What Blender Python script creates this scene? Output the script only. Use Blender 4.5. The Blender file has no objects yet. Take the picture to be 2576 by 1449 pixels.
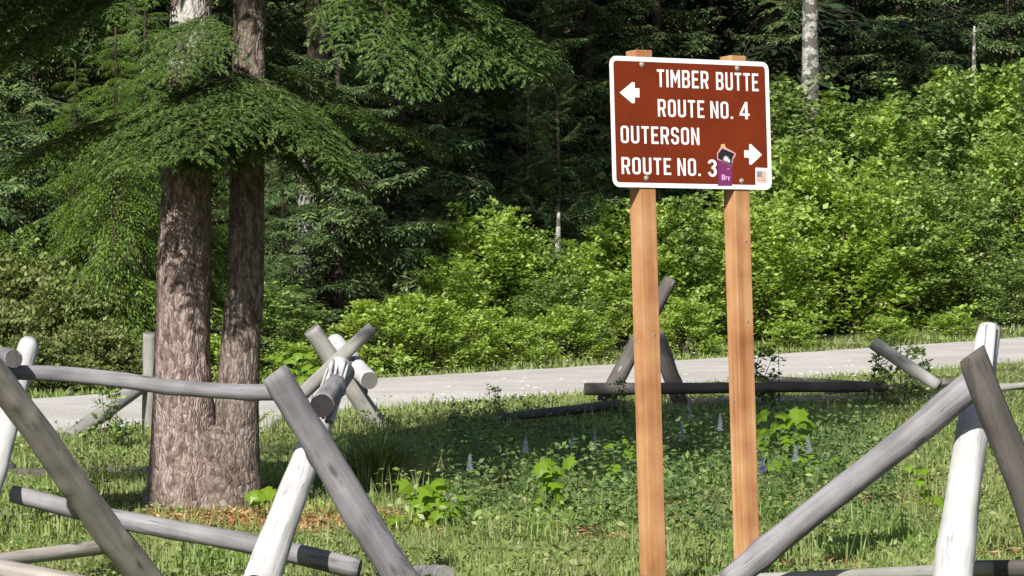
import bpy, math, random
import numpy as np
from mathutils import Vector, Matrix, Quaternion, noise

scene = bpy.context.scene
# ------------------------------------------------------------------ camera, sky, sun, exposure
F = 9700.0                      # focal length in picture units (picture 2576 x 1449 units)
CX, CY, HOR = 1288.0, 724.5, 700.0
EYE = 1.45
camd = bpy.data.cameras.new('camera'); cam = bpy.data.objects.new('camera', camd)
scene.collection.objects.link(cam); scene.camera = cam
camd.sensor_width = 36.0; camd.lens = 36.0 * F / 2576.0
camd.clip_start = 0.1; camd.clip_end = 2000
PITCH = math.atan((CY - HOR) / F)
cam.location = (0, 0, EYE); cam.rotation_euler = (math.radians(90) - PITCH, 0, 0)

SUN_EL = 35.0
LH = Vector((0.33, 0.944)).normalized()            # horizontal heading of the light
sunL = Vector((LH.x * math.cos(math.radians(SUN_EL)), LH.y * math.cos(math.radians(SUN_EL)), -math.sin(math.radians(SUN_EL))))
world = bpy.data.worlds.new('World'); scene.world = world; world.use_nodes = True
wn = world.node_tree.nodes; wl = world.node_tree.links
bg = wn.get('Background') or wn.new('ShaderNodeBackground')
sky = wn.new('ShaderNodeTexSky'); sky.sky_type = 'NISHITA'; sky.sun_disc = False
sky.sun_elevation = math.radians(SUN_EL); sky.sun_rotation = math.radians(180 + math.degrees(math.atan2(LH.x, LH.y)))
wl.new(sky.outputs[0], bg.inputs[0]); bg.inputs[1].default_value = 0.055
sund = bpy.data.lights.new('sun', 'SUN'); sund.energy = 4.6; sund.angle = math.radians(0.53); sund.color = (1.0, 0.955, 0.88)
sun = bpy.data.objects.new('sun', sund); scene.collection.objects.link(sun)
sun.rotation_euler = sunL.to_track_quat('-Z', 'Y').to_euler(); sun.location = (0, 0, 40)
scene.view_settings.view_transform = 'Standard'; scene.view_settings.look = 'None'
scene.view_settings.gamma = 1.0; scene.view_settings.exposure = 0.74
scene.view_settings.use_curve_mapping = False
scene.render.engine = 'CYCLES'
scene.cycles.max_bounces = 8; scene.cycles.transmission_bounces = 4; scene.cycles.diffuse_bounces = 4

C = scene.collection
R = random.Random(7)

# ------------------------------------------------------------------ materials
def new_mat(name):
    m = bpy.data.materials.new(name); m.use_nodes = True
    nt = m.node_tree; nt.nodes.clear()
    out = nt.nodes.new('ShaderNodeOutputMaterial')
    return m, nt, out

def N(nt, t, **kw):
    n = nt.nodes.new(t)
    for k, v in kw.items(): setattr(n, k, v)
    return n

def ramp(nt, stops):
    r = nt.nodes.new('ShaderNodeValToRGB'); el = r.color_ramp.elements
    while len(el) > 2: el.remove(el[-1])
    for i, (p, c) in enumerate(stops):
        e = el[i] if i < 2 else el.new(p)
        e.position = p; e.color = (*c, 1)
    return r

def leaf_mat(name, cols, trans=0.3, rough=0.5, patch=None, patch_scale=0.6, spec=0.35):
    """cols: list of colours spread over the random value of each leaf"""
    m, nt, out = new_mat(name); L = nt.links
    g = N(nt, 'ShaderNodeNewGeometry')
    rp = ramp(nt, [(i / (len(cols) - 1), c) for i, c in enumerate(cols)])
    L.new(g.outputs['Random Per Island'], rp.inputs[0])
    col = rp.outputs[0]
    if patch:
        tc = N(nt, 'ShaderNodeTexCoord'); nz = N(nt, 'ShaderNodeTexNoise'); nz.inputs['Scale'].default_value = patch_scale
        nz.inputs['Detail'].default_value = 3
        L.new(g.outputs['Position'], nz.inputs['Vector'])
        r2 = ramp(nt, [(0.40, (0, 0, 0)), (0.62, (1, 1, 1))]); L.new(nz.outputs[0], r2.inputs[0])
        mx = N(nt, 'ShaderNodeMixRGB'); L.new(r2.outputs[0], mx.inputs[0]); L.new(col, mx.inputs[1]); mx.inputs[2].default_value = (*patch, 1)
        mf = N(nt, 'ShaderNodeMath', operation='MULTIPLY'); mf.inputs[1].default_value = 0.7
        L.new(r2.outputs[0], mf.inputs[0]); L.new(mf.outputs[0], mx.inputs[0])
        col = mx.outputs[0]
    p = N(nt, 'ShaderNodeBsdfPrincipled'); p.inputs['Roughness'].default_value = rough
    p.inputs['Specular IOR Level'].default_value = spec
    L.new(col, p.inputs['Base Color'])
    if trans > 0:
        t = N(nt, 'ShaderNodeBsdfTranslucent'); hs = N(nt, 'ShaderNodeHueSaturation')
        hs.inputs['Hue'].default_value = 0.485; hs.inputs['Saturation'].default_value = 1.15; hs.inputs['Value'].default_value = 1.5
        L.new(col, hs.inputs['Color']); L.new(hs.outputs[0], t.inputs[0])
        mix = N(nt, 'ShaderNodeMixShader'); mix.inputs[0].default_value = trans
        L.new(p.outputs[0], mix.inputs[1]); L.new(t.outputs[0], mix.inputs[2]); L.new(mix.outputs[0], out.inputs[0])
    else:
        L.new(p.outputs[0], out.inputs[0])
    return m

def wood_mat(name, cols, sx=26, sz=1.6, bump=0.5, rough=0.8, spots=None, crack=True):
    """weathered wood with grain along local Z"""
    m, nt, out = new_mat(name); L = nt.links
    tc = N(nt, 'ShaderNodeTexCoord'); oi = N(nt, 'ShaderNodeObjectInfo')
    mp = N(nt, 'ShaderNodeMapping'); mp.inputs['Scale'].default_value = (sx, sx, sz)
    ad = N(nt, 'ShaderNodeVectorMath', operation='ADD'); sc = N(nt, 'ShaderNodeVectorMath', operation='SCALE')
    cb = N(nt, 'ShaderNodeCombineXYZ'); 
    for i in range(3): L.new(oi.outputs['Random'], cb.inputs[i])
    L.new(cb.outputs[0], sc.inputs[0]); sc.inputs['Scale'].default_value = 13.0
    L.new(tc.outputs['Object'], ad.inputs[0]); L.new(sc.outputs[0], ad.inputs[1]); L.new(ad.outputs[0], mp.inputs[0])
    n1 = N(nt, 'ShaderNodeTexNoise'); n1.inputs['Scale'].default_value = 1.0; n1.inputs['Detail'].default_value = 6; n1.inputs['Roughness'].default_value = 0.65
    L.new(mp.outputs[0], n1.inputs['Vector'])
    n2 = N(nt, 'ShaderNodeTexNoise'); n2.inputs['Scale'].default_value = 5.0; n2.inputs['Detail'].default_value = 4
    L.new(ad.outputs[0], n2.inputs['Vector'])
    mixv = N(nt, 'ShaderNodeMath', operation='ADD'); m2 = N(nt, 'ShaderNodeMath', operation='MULTIPLY'); m2.inputs[1].default_value = 0.5
    m1 = N(nt, 'ShaderNodeMath', operation='MULTIPLY'); m1.inputs[1].default_value = 0.5
    L.new(n1.outputs[0], m1.inputs[0]); L.new(n2.outputs[0], m2.inputs[0]); L.new(m1.outputs[0], mixv.inputs[0]); L.new(m2.outputs[0], mixv.inputs[1])
    k = len(cols) - 1
    rp = ramp(nt, [(0.33 + 0.34 * i / k, c) for i, c in enumerate(cols)]); L.new(mixv.outputs[0], rp.inputs[0])
    col = rp.outputs[0]
    if spots:
        v = N(nt, 'ShaderNodeTexVoronoi'); v.inputs['Scale'].default_value = 1.0
        mp2 = N(nt, 'ShaderNodeMapping'); mp2.inputs['Scale'].default_value = (9, 9, 3.2); L.new(ad.outputs[0], mp2.inputs[0]); L.new(mp2.outputs[0], v.inputs['Vector'])
        r2 = ramp(nt, [(0.06, (1, 1, 1)), (0.16, (0, 0, 0))]); L.new(v.outputs['Distance'], r2.inputs[0])
        mx = N(nt, 'ShaderNodeMixRGB'); L.new(r2.outputs[0], mx.inputs[0]); L.new(col, mx.inputs[1]); mx.inputs[2].default_value = (*spots, 1); col = mx.outputs[0]
    if crack:
        mp3 = N(nt, 'ShaderNodeMapping'); mp3.inputs['Scale'].default_value = (34, 34, 1.1); L.new(ad.outputs[0], mp3.inputs[0])
        n3 = N(nt, 'ShaderNodeTexNoise'); n3.inputs['Scale'].default_value = 1.0; n3.inputs['Detail'].default_value = 2; L.new(mp3.outputs[0], n3.inputs['Vector'])
        r3 = ramp(nt, [(0.475, (0, 0, 0)), (0.5, (1, 1, 1)), (0.525, (0, 0, 0))]); L.new(n3.outputs[0], r3.inputs[0])
        nm = N(nt, 'ShaderNodeTexNoise'); nm.inputs['Scale'].default_value = 6.0; L.new(ad.outputs[0], nm.inputs['Vector'])
        r4 = ramp(nt, [(0.5, (0, 0, 0)), (0.6, (.75, .75, .75))]); L.new(nm.outputs[0], r4.inputs[0])
        mm = N(nt, 'ShaderNodeMath', operation='MULTIPLY'); L.new(r3.outputs[0], mm.inputs[0]); L.new(r4.outputs[0], mm.inputs[1])
        mx3 = N(nt, 'ShaderNodeMixRGB'); L.new(mm.outputs[0], mx3.inputs[0]); L.new(col, mx3.inputs[1]); mx3.inputs[2].default_value = (*[c * .45 for c in cols[0]], 1); col = mx3.outputs[0]
    p = N(nt, 'ShaderNodeBsdfPrincipled'); p.inputs['Roughness'].default_value = rough; p.inputs['Specular IOR Level'].default_value = 0.25
    b = N(nt, 'ShaderNodeBump'); b.inputs['Strength'].default_value = bump; b.inputs['Distance'].default_value = 0.01
    L.new(n1.outputs[0], b.inputs['Height']); L.new(b.outputs[0], p.inputs['Normal'])
    L.new(col, p.inputs['Base Color']); L.new(p.outputs[0], out.inputs[0])
    return m

def bark_mat(name, cols, sxy=16, sz=5.0, dark=(0.03, 0.024, 0.02), bump=0.8, lichen=None):
    m, nt, out = new_mat(name); L = nt.links
    tc = N(nt, 'ShaderNodeTexCoord')
    mp = N(nt, 'ShaderNodeMapping'); mp.inputs['Scale'].default_value = (sxy, sxy, sz)
    wn_ = N(nt, 'ShaderNodeTexNoise'); wn_.inputs['Scale'].default_value = 9; wn_.inputs['Detail'].default_value = 2
    wm = N(nt, 'ShaderNodeVectorMath', operation='SCALE'); wm.inputs['Scale'].default_value = 0.09
    wa = N(nt, 'ShaderNodeVectorMath', operation='ADD')
    L.new(tc.outputs['Object'], wn_.inputs['Vector']); L.new(wn_.outputs['Color'], wm.inputs[0]); L.new(wm.outputs[0], wa.inputs[1]); L.new(tc.outputs['Object'], wa.inputs[0])
    L.new(wa.outputs[0], mp.inputs[0])
    v = N(nt, 'ShaderNodeTexVoronoi', feature='DISTANCE_TO_EDGE'); v.inputs['Scale'].default_value = 1.0; L.new(mp.outputs[0], v.inputs['Vector'])
    vc = N(nt, 'ShaderNodeTexVoronoi'); vc.inputs['Scale'].default_value = 1.0; L.new(mp.outputs[0], vc.inputs['Vector'])
    n = N(nt, 'ShaderNodeTexNoise'); n.inputs['Scale'].default_value = 22; n.inputs['Detail'].default_value = 5; L.new(tc.outputs['Object'], n.inputs['Vector'])
    ms = N(nt, 'ShaderNodeSeparateColor'); L.new(vc.outputs['Color'], ms.inputs[0])
    a = N(nt, 'ShaderNodeMath', operation='ADD'); am = N(nt, 'ShaderNodeMath', operation='MULTIPLY'); am.inputs[1].default_value = 0.45
    L.new(ms.outputs[0], am.inputs[0]); L.new(am.outputs[0], a.inputs[0]); L.new(n.outputs[0], a.inputs[1])
    k = len(cols) - 1
    rp = ramp(nt, [(0.40 + 0.5 * i / k, c) for i, c in enumerate(cols)]); L.new(a.outputs[0], rp.inputs[0])
    edge = ramp(nt, [(0.0, (1, 1, 1)), (0.11, (0, 0, 0))]); L.new(v.outputs['Distance'], edge.inputs[0])
    mx = N(nt, 'ShaderNodeMixRGB'); L.new(rp.outputs[0], mx.inputs[1]); mx.inputs[2].default_value = (*dark, 1)
    ef = N(nt, 'ShaderNodeMath', operation='MULTIPLY'); ef.inputs[1].default_value = 0.45; L.new(edge.outputs[0], ef.inputs[0]); L.new(ef.outputs[0], mx.inputs[0])
    col = mx.outputs[0]
    if lichen:
        nl = N(nt, 'ShaderNodeTexNoise'); nl.inputs['Scale'].default_value = 7; nl.inputs['Detail'].default_value = 4; L.new(tc.outputs['Object'], nl.inputs['Vector'])
        sepp = N(nt, 'ShaderNodeSeparateXYZ'); L.new(tc.outputs['Object'], sepp.inputs[0])
        zz = N(nt, 'ShaderNodeMapRange'); zz.inputs[1].default_value = lichen[1]; zz.inputs[2].default_value = lichen[2]; L.new(sepp.outputs[2], zz.inputs[0])
        zz.inputs[3].default_value = -0.3 if lichen[1] > 0 else -0.12; zz.inputs[4].default_value = 0.1
        aa = N(nt, 'ShaderNodeMath', operation='ADD'); L.new(nl.outputs[0], aa.inputs[0]); L.new(zz.outputs[0], aa.inputs[1])
        rl = ramp(nt, [(0.52, (0, 0, 0)), (0.58, (1, 1, 1))]); L.new(aa.outputs[0], rl.inputs[0])
        mx2 = N(nt, 'ShaderNodeMixRGB'); L.new(rl.outputs[0], mx2.inputs[0]); L.new(col, mx2.inputs[1]); mx2.inputs[2].default_value = (*lichen[0], 1); col = mx2.outputs[0]
    p = N(nt, 'ShaderNodeBsdfPrincipled'); p.inputs['Roughness'].default_value = 0.9; p.inputs['Specular IOR Level'].default_value = 0.15
    b = N(nt, 'ShaderNodeBump'); b.inputs['Strength'].default_value = bump; b.inputs['Distance'].default_value = 0.02
    ha = N(nt, 'ShaderNodeMath', operation='ADD'); hm = N(nt, 'ShaderNodeMath', operation='MULTIPLY'); hm.inputs[1].default_value = 2.0
    cl = N(nt, 'ShaderNodeMath', operation='MINIMUM'); cl.inputs[1].default_value = 0.25
    L.new(v.outputs['Distance'], cl.inputs[0]); L.new(cl.outputs[0], hm.inputs[0]); L.new(hm.outputs[0], ha.inputs[0]); L.new(n.outputs[0], ha.inputs[1])
    L.new(ha.outputs[0], b.inputs['Height']); L.new(b.outputs[0], p.inputs['Normal'])
    L.new(col, p.inputs['Base Color']); L.new(p.outputs[0], out.inputs[0])
    return m

def plain_mat(name, col, rough=0.5, spec=0.4, var=0.08, scale=30, metal=0):
    m, nt, out = new_mat(name); L = nt.links
    tc = N(nt, 'ShaderNodeTexCoord'); n = N(nt, 'ShaderNodeTexNoise'); n.inputs['Scale'].default_value = scale; n.inputs['Detail'].default_value = 3
    L.new(tc.outputs['Object'], n.inputs['Vector'])
    rp = ramp(nt, [(0.3, tuple(c * (1 - var) for c in col)), (0.7, tuple(min(1, c * (1 + var)) for c in col))]); L.new(n.outputs[0], rp.inputs[0])
    p = N(nt, 'ShaderNodeBsdfPrincipled'); p.inputs['Roughness'].default_value = rough; p.inputs['Specular IOR Level'].default_value = spec
    p.inputs['Metallic'].default_value = metal
    L.new(rp.outputs[0], p.inputs['Base Color']); L.new(p.outputs[0], out.inputs[0])
    return m

M = {}
M['fir'] = leaf_mat('fir_needles', [(0.027, 0.058, 0.019), (0.058, 0.110, 0.034), (0.102, 0.167, 0.054), (0.192, 0.264, 0.086)], 0.18, 0.55)
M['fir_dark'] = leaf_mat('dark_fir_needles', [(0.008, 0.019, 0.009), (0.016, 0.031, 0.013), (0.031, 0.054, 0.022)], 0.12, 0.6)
M['hemlock'] = leaf_mat('hemlock_needles', [(0.029, 0.060, 0.017), (0.058, 0.112, 0.025), (0.097, 0.159, 0.037), (0.136, 0.200, 0.051)], 0.28, 0.5)
M['cedar'] = leaf_mat('cedar_sprays', [(0.070, 0.136, 0.019), (0.126, 0.229, 0.031), (0.196, 0.323, 0.049)], 0.35, 0.5)
M['maple'] = leaf_mat('maple_leaves', [(0.136, 0.211, 0.052), (0.242, 0.369, 0.073), (0.348, 0.479, 0.103), (0.502, 0.612, 0.179)], 0.38, 0.42, patch=(0.10, 0.17, 0.05), patch_scale=1.3)
M['maple_bright'] = leaf_mat('bright_maple_leaves', [(0.141, 0.224, 0.042), (0.244, 0.366, 0.059), (0.336, 0.463, 0.094), (0.449, 0.553, 0.193)], 0.42, 0.42)
M['maple_dull'] = leaf_mat('dull_shrub_leaves', [(0.086, 0.137, 0.040), (0.143, 0.228, 0.059), (0.218, 0.317, 0.082), (0.305, 0.398, 0.127)], 0.3, 0.5)
M['bank'] = leaf_mat('bank_herb_leaves', [(0.066, 0.098, 0.024), (0.121, 0.167, 0.044), (0.187, 0.231, 0.072), (0.275, 0.300, 0.121)], 0.3, 0.6)
M['grass'] = leaf_mat('grass_blades', [(0.109, 0.184, 0.039), (0.176, 0.280, 0.060), (0.252, 0.360, 0.086), (0.370, 0.416, 0.194)], 0.35, 0.5, patch=(0.26, 0.27, 0.12), patch_scale=1.2)
M['dry'] = leaf_mat('dry_litter', [(0.158, 0.083, 0.034), (0.315, 0.158, 0.061), (0.472, 0.240, 0.101), (0.536, 0.405, 0.230)], 0.1, 0.8)
M['clover'] = leaf_mat('clover_leaves', [(0.084, 0.131, 0.037), (0.147, 0.207, 0.056), (0.232, 0.284, 0.085), (0.316, 0.329, 0.151)], 0.3, 0.5)
M['lupine'] = leaf_mat('lupine_leaves', [(0.065, 0.122, 0.037), (0.112, 0.185, 0.058), (0.187, 0.250, 0.090)], 0.3, 0.5)
M['big_leaf'] = leaf_mat('broad_leaf', [(0.141, 0.251, 0.015), (0.193, 0.313, 0.025)], 0.45, 0.4)
M['spike'] = leaf_mat('lupine_petals', [(0.336, 0.332, 0.588), (0.605, 0.630, 0.770), (0.840, 0.875, 0.840)], 0.2, 0.6)
M['violet'] = leaf_mat('violet_petals', [(0.165, 0.099, 0.540), (0.330, 0.231, 0.780)], 0.2, 0.6)
M['petal'] = leaf_mat('white_petals', [(0.75, 0.75, 0.68), (0.8, 0.76, 0.45)], 0.1, 0.6)
M['stem'] = plain_mat('green_stem', (0.10, 0.13, 0.04), 0.7)
M['twig'] = bark_mat('twig_bark', [(0.06, 0.045, 0.035), (0.12, 0.09, 0.07)], 30, 10)
M['bark'] = bark_mat('rough_shaded_bark', [(0.072, 0.055, 0.045), (0.121, 0.093, 0.077), (0.179, 0.140, 0.119), (0.242, 0.201, 0.174)], 46, 9, bump=0.7)  # darker copy of the bark, shade on the right trunk put into colour
M['bark2'] = bark_mat('lichened_sunlit_bark', [(0.095, 0.069, 0.059), (0.161, 0.118, 0.101), (0.237, 0.179, 0.157), (0.321, 0.255, 0.229)], 46, 9, bump=0.7, lichen=((0.44, 0.42, 0.39), 2.0, 3.1))  # brighter copy for the sunlit left trunk, with lichen high up
M['bark_dark'] = bark_mat('dark_forest_bark', [(0.03, 0.025, 0.02), (0.07, 0.055, 0.045)], 12, 4)
M['bark_pale'] = bark_mat('pale_smooth_bark', [(0.208, 0.196, 0.178), (0.306, 0.294, 0.275), (0.379, 0.367, 0.348)], 7, 12, dark=(0.06, 0.05, 0.045), bump=0.4, lichen=((0.10, 0.09, 0.08), -20, 10))
M['log_gray'] = wood_mat('grey_weathered_log', [(0.113, 0.108, 0.115), (0.205, 0.195, 0.208), (0.297, 0.287, 0.308)], spots=(0.10, 0.085, 0.075))
M['log_pale'] = wood_mat('pale_bleached_log', [(0.331, 0.323, 0.323), (0.464, 0.455, 0.455), (0.546, 0.538, 0.538)], sx=18)
M['log_tan'] = wood_mat('tan_weathered_log', [(0.195, 0.176, 0.156), (0.312, 0.280, 0.254), (0.429, 0.397, 0.370)], spots=(0.09, 0.07, 0.06))
M['log_dark'] = wood_mat('dark_and_shaded_log', [(0.056, 0.050, 0.046), (0.096, 0.086, 0.080), (0.144, 0.132, 0.124)], spots=(0.25, 0.24, 0.23))  # dark wood; on the far fence it stands in for shade
M['log_far'] = wood_mat('far_grey_log', [(0.176, 0.172, 0.160), (0.256, 0.248, 0.232), (0.336, 0.328, 0.304)])
M['rot'] = wood_mat('painted_shade_end', [(0.012, 0.010, 0.010), (0.035, 0.03, 0.03)], sx=60, sz=60, bump=0.3)  # near-black end face, shadow put into the colour
M['cut'] = wood_mat('cut_log_end', [(0.12, 0.11, 0.105), (0.22, 0.205, 0.19)], sx=60, sz=60, bump=0.3)
M['cedar_post'] = wood_mat('orange_cedar_post', [(0.240, 0.100, 0.040), (0.357, 0.168, 0.073), (0.449, 0.240, 0.114), (0.530, 0.326, 0.176)], sx=26, sz=0.55, bump=0.2, rough=0.65, crack=False)
M['sign_brown'] = plain_mat('brown_sign_face', (0.155, 0.022, 0.004), 0.5, 0.25, 0.14, 5)
M['sign_white'] = plain_mat('white_sign_sheeting', (0.82, 0.82, 0.82), 0.4, 0.4, 0.03)
M['steel'] = plain_mat('galvanised_steel', (0.55, 0.53, 0.48), 0.4, 0.5, 0.1, metal=0.6)
M['alu'] = plain_mat('aluminium_back', (0.5, 0.5, 0.5), 0.4, 0.5, 0.05, metal=0.7)
M['st_black'] = plain_mat('black_sticker', (0.02, 0.016, 0.024), 0.4)
M['st_gray'] = plain_mat('grey_sticker_print', (0.35, 0.35, 0.36), 0.4)
M['st_yellow'] = plain_mat('yellow_sticker_tip', (0.60, 0.40, 0.10), 0.4)
M['st_pink'] = plain_mat('pink_sticker_line', (0.62, 0.33, 0.33), 0.4)
M['st_purple'] = plain_mat('purple_sticker', (0.17, 0.03, 0.115), 0.4)
M['st_lilac'] = plain_mat('lilac_sticker_print', (0.80, 0.42, 0.72), 0.4)
M['st_flagpink'] = plain_mat('faded_red_print', (0.60, 0.33, 0.32), 0.4)
M['st_flagwhite'] = plain_mat('cream_print', (0.75, 0.66, 0.55), 0.4)
M['st_canton'] = plain_mat('faded_blue_print', (0.22, 0.22, 0.22), 0.4)
M['rock'] = bark_mat('pale_rock', [(0.30, 0.28, 0.24), (0.45, 0.43, 0.37)], 8, 8, dark=(0.15, 0.13, 0.11), bump=0.5)

def ground_mat():
    m, nt, out = new_mat('meadow_soil'); L = nt.links
    g = N(nt, 'ShaderNodeNewGeometry')
    n = N(nt, 'ShaderNodeTexNoise'); n.inputs['Scale'].default_value = 0.9; n.inputs['Detail'].default_value = 6; L.new(g.outputs['Position'], n.inputs['Vector'])
    rp = ramp(nt, [(0.36, (0.10, 0.075, 0.045)), (0.5, (0.085, 0.10, 0.035)), (0.66, (0.065, 0.105, 0.028))]); L.new(n.outputs[0], rp.inputs[0])
    n2 = N(nt, 'ShaderNodeTexNoise'); n2.inputs['Scale'].default_value = 25; n2.inputs['Detail'].default_value = 5; L.new(g.outputs['Position'], n2.inputs['Vector'])
    r2 = ramp(nt, [(0.35, (0.6, 0.6, 0.6)), (0.65, (1.25, 1.25, 1.25))]); L.new(n2.outputs[0], r2.inputs[0])
    mx = N(nt, 'ShaderNodeMixRGB', blend_type='MULTIPLY'); mx.inputs[0].default_value = 1; L.new(rp.outputs[0], mx.inputs[1]); L.new(r2.outputs[0], mx.inputs[2])
    p = N(nt, 'ShaderNodeBsdfPrincipled'); p.inputs['Roughness'].default_value = 0.95; p.inputs['Specular IOR Level'].default_value = 0.1
    b = N(nt, 'ShaderNodeBump'); b.inputs['Strength'].default_value = 0.8; b.inputs['Distance'].default_value = 0.05
    L.new(n2.outputs[0], b.inputs['Height']); L.new(b.outputs[0], p.inputs['Normal']); L.new(mx.outputs[0], p.inputs['Base Color']); L.new(p.outputs[0], out.inputs[0])
    return m
def gravel_mat():
    m, nt, out = new_mat('pale_gravel'); L = nt.links
    g = N(nt, 'ShaderNodeNewGeometry')
    n = N(nt, 'ShaderNodeTexNoise'); n.inputs['Scale'].default_value = 0.8; n.inputs['Detail'].default_value = 5; L.new(g.outputs['Position'], n.inputs['Vector'])
    rp = ramp(nt, [(0.35, (0.51, 0.48, 0.45)), (0.65, (0.63, 0.595, 0.56))]); L.new(n.outputs[0], rp.inputs[0])
    dt = N(nt, 'ShaderNodeVectorMath', operation='DOT_PRODUCT'); dt.inputs[1].default_value = (-0.848, 0.53, 0); L.new(g.outputs['Position'], dt.inputs[0])
    wn2 = N(nt, 'ShaderNodeMath', operation='MULTIPLY_ADD'); wn2.inputs[1].default_value = 2 * math.pi / 1.75; wn2.inputs[2].default_value = 0.6; L.new(dt.outputs['Value'], wn2.inputs[0])
    si = N(nt, 'ShaderNodeMath', operation='SINE'); L.new(wn2.outputs[0], si.inputs[0])
    sm_ = N(nt, 'ShaderNodeMath', operation='MULTIPLY_ADD'); sm_.inputs[1].default_value = 0.05; L.new(si.outputs[0], sm_.inputs[0]); L.new(n.outputs[0], sm_.inputs[2]); L.new(sm_.outputs[0], rp.inputs[0])
    v = N(nt, 'ShaderNodeTexVoronoi'); v.inputs['Scale'].default_value = 38; L.new(g.outputs['Position'], v.inputs['Vector'])
    r2 = ramp(nt, [(0.0, (1.08, 1.08, 1.08)), (0.8, (0.72, 0.72, 0.72))]); L.new(v.outputs['Distance'], r2.inputs[0])
    mx = N(nt, 'ShaderNodeMixRGB', blend_type='MULTIPLY'); mx.inputs[0].default_value = 1; L.new(rp.outputs[0], mx.inputs[1]); L.new(r2.outputs[0], mx.inputs[2])
    p = N(nt, 'ShaderNodeBsdfPrincipled'); p.inputs['Roughness'].default_value = 0.95; p.inputs['Specular IOR Level'].default_value = 0.1
    b = N(nt, 'ShaderNodeBump'); b.inputs['Strength'].default_value = 0.5; b.inputs['Distance'].default_value = 0.02; b.invert = True
    L.new(v.outputs['Distance'], b.inputs['Height']); L.new(b.outputs[0], p.inputs['Normal']); L.new(mx.outputs[0], p.inputs['Base Color']); L.new(p.outputs[0], out.inputs[0])
    return m
M['ground'] = ground_mat(); M['gravel'] = gravel_mat()

# ------------------------------------------------------------------ helpers
def tag(o, label=None, cat=None, group=None, kind=None):
    if label: o['label'] = label
    if cat: o['category'] = cat
    if group: o['group'] = group
    if kind: o['kind'] = kind
    return o
def link_obj(name, me, parent=None):
    o = bpy.data.objects.new(name, me); C.objects.link(o)
    if parent is not None: o.parent = parent
    return o
def thing(name, label, cat, loc=(0, 0, 0), rz=0, group=None):
    o = bpy.data.objects.new(name, None); C.objects.link(o); o.empty_display_size = 0.1
    o.location = loc; o.rotation_euler = (0, 0, rz)
    return tag(o, label, cat, group)
def copy_tree(o, parent=None):
    c = o.copy(); C.objects.link(c); c.parent = parent
    for ch in list(o.children): copy_tree(ch, c)
    return c
def pydata(name, vs, fs, mats, smooth=False, midx=None):
    me = bpy.data.meshes.new(name); me.from_pydata([tuple(v) for v in vs], [], fs)
    for m in mats: me.materials.append(m)
    if midx is not None: me.polygons.foreach_set('material_index', midx)
    if smooth: me.polygons.foreach_set('use_smooth', [True] * len(fs))
    me.update(); return me
def quads_mesh(name, Q, mats, midx=None):
    Q = np.asarray(Q, dtype=np.float32); n = len(Q)
    me = bpy.data.meshes.new(name)
    me.vertices.add(n * 4); me.vertices.foreach_set('co', Q.reshape(-1))
    me.loops.add(n * 4); me.loops.foreach_set('vertex_index', np.arange(n * 4, dtype=np.int32))
    me.polygons.add(n); me.polygons.foreach_set('loop_start', np.arange(0, n * 4, 4, dtype=np.int32))
    for m in mats: me.materials.append(m)
    if midx is not None: me.polygons.foreach_set('material_index', np.asarray(midx, dtype=np.int32))
    me.update(calc_edges=True); return me

PT = [(-1e9, 0), (24, 0.0), (30, 0.07), (34, 0.135), (40.6, 0.235), (46, 0.30), (50, 0.35), (60, 0.52), (66, 0.8), (75, 2.4), (100, 9.5), (150, 27.0), (400, 95.0)]
def hbase(y):
    y = np.asarray(y, float)
    xs = np.array([-500] + [p[0] for p in PT[1:]]); zs = np.array([0] + [p[1] for p in PT[1:]])
    # smoothed piecewise profile
    return (np.interp(y - 1.5, xs, zs) + np.interp(y, xs, zs) + np.interp(y + 1.5, xs, zs)) / 3
def sdist(x, y): return (x + 4.5) * (-0.848) + (y - 40) * 0.53
def hgt(x, y):
    x = np.asarray(x, float); y = np.asarray(y, float)
    h = hbase(y)
    s = sdist(x, y)
    bank = np.clip((s - 0.6) / 5, 0, 1) ** 1.3 * np.clip((y - 30) / 6, 0, 1) * np.clip((5 - x) / 9, 0, 1) * 0.55
    und = 0.025 * np.sin(x * 1.7 + 0.6 * y) * np.cos(y * 1.1 - 0.4 * x) * np.clip(np.minimum(np.abs(s), np.abs(s + 4.3)) * 1.2, 0, 1) * ((s > 0) | (s < -4.3))
    return h + bank + und
def H1(x, y): return float(hgt(x, y))
def at(px, py, Z): return Vector(((px - CX) / F * Z, Z, EYE + (HOR - py) / F * Z))
def gnd(px, Z):
    x = (px - CX) / F * Z; return Vector((x, Z, H1(x, Z)))
def Zs(px, s):
    k = (px - CX) / F; return (s + 0.848 * 4.5 + 0.53 * 40) / (0.53 - 0.848 * k)

# ------------------------------------------------------------------ ground, path
def axis(parts):
    a = []
    for lo, hi, st in parts: a += list(np.arange(lo, hi, st))
    return np.array(a)
gx = axis([(-400, -60, 20), (-60, -14, 2), (-14, 18, 0.4), (18, 60, 2), (60, 401, 20)])
gy = axis([(-60, 8, 4), (8, 74, 0.4), (74, 120, 2), (120, 401, 20)])
GX, GY = np.meshgrid(gx, gy)
V = np.stack([GX, GY, hgt(GX, GY)], -1).reshape(-1, 3)
nx, ny = len(gx), len(gy)
I = np.arange(nx * ny).reshape(ny, nx)
fs = np.stack([I[:-1, :-1], I[:-1, 1:], I[1:, 1:], I[1:, :-1]], -1).reshape(-1, 4)
me = pydata('ground', V, fs.tolist(), [M['ground']], True)
tag(link_obj('ground', me), 'grassy ground rising into a wooded hill', None, kind='structure')
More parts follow.
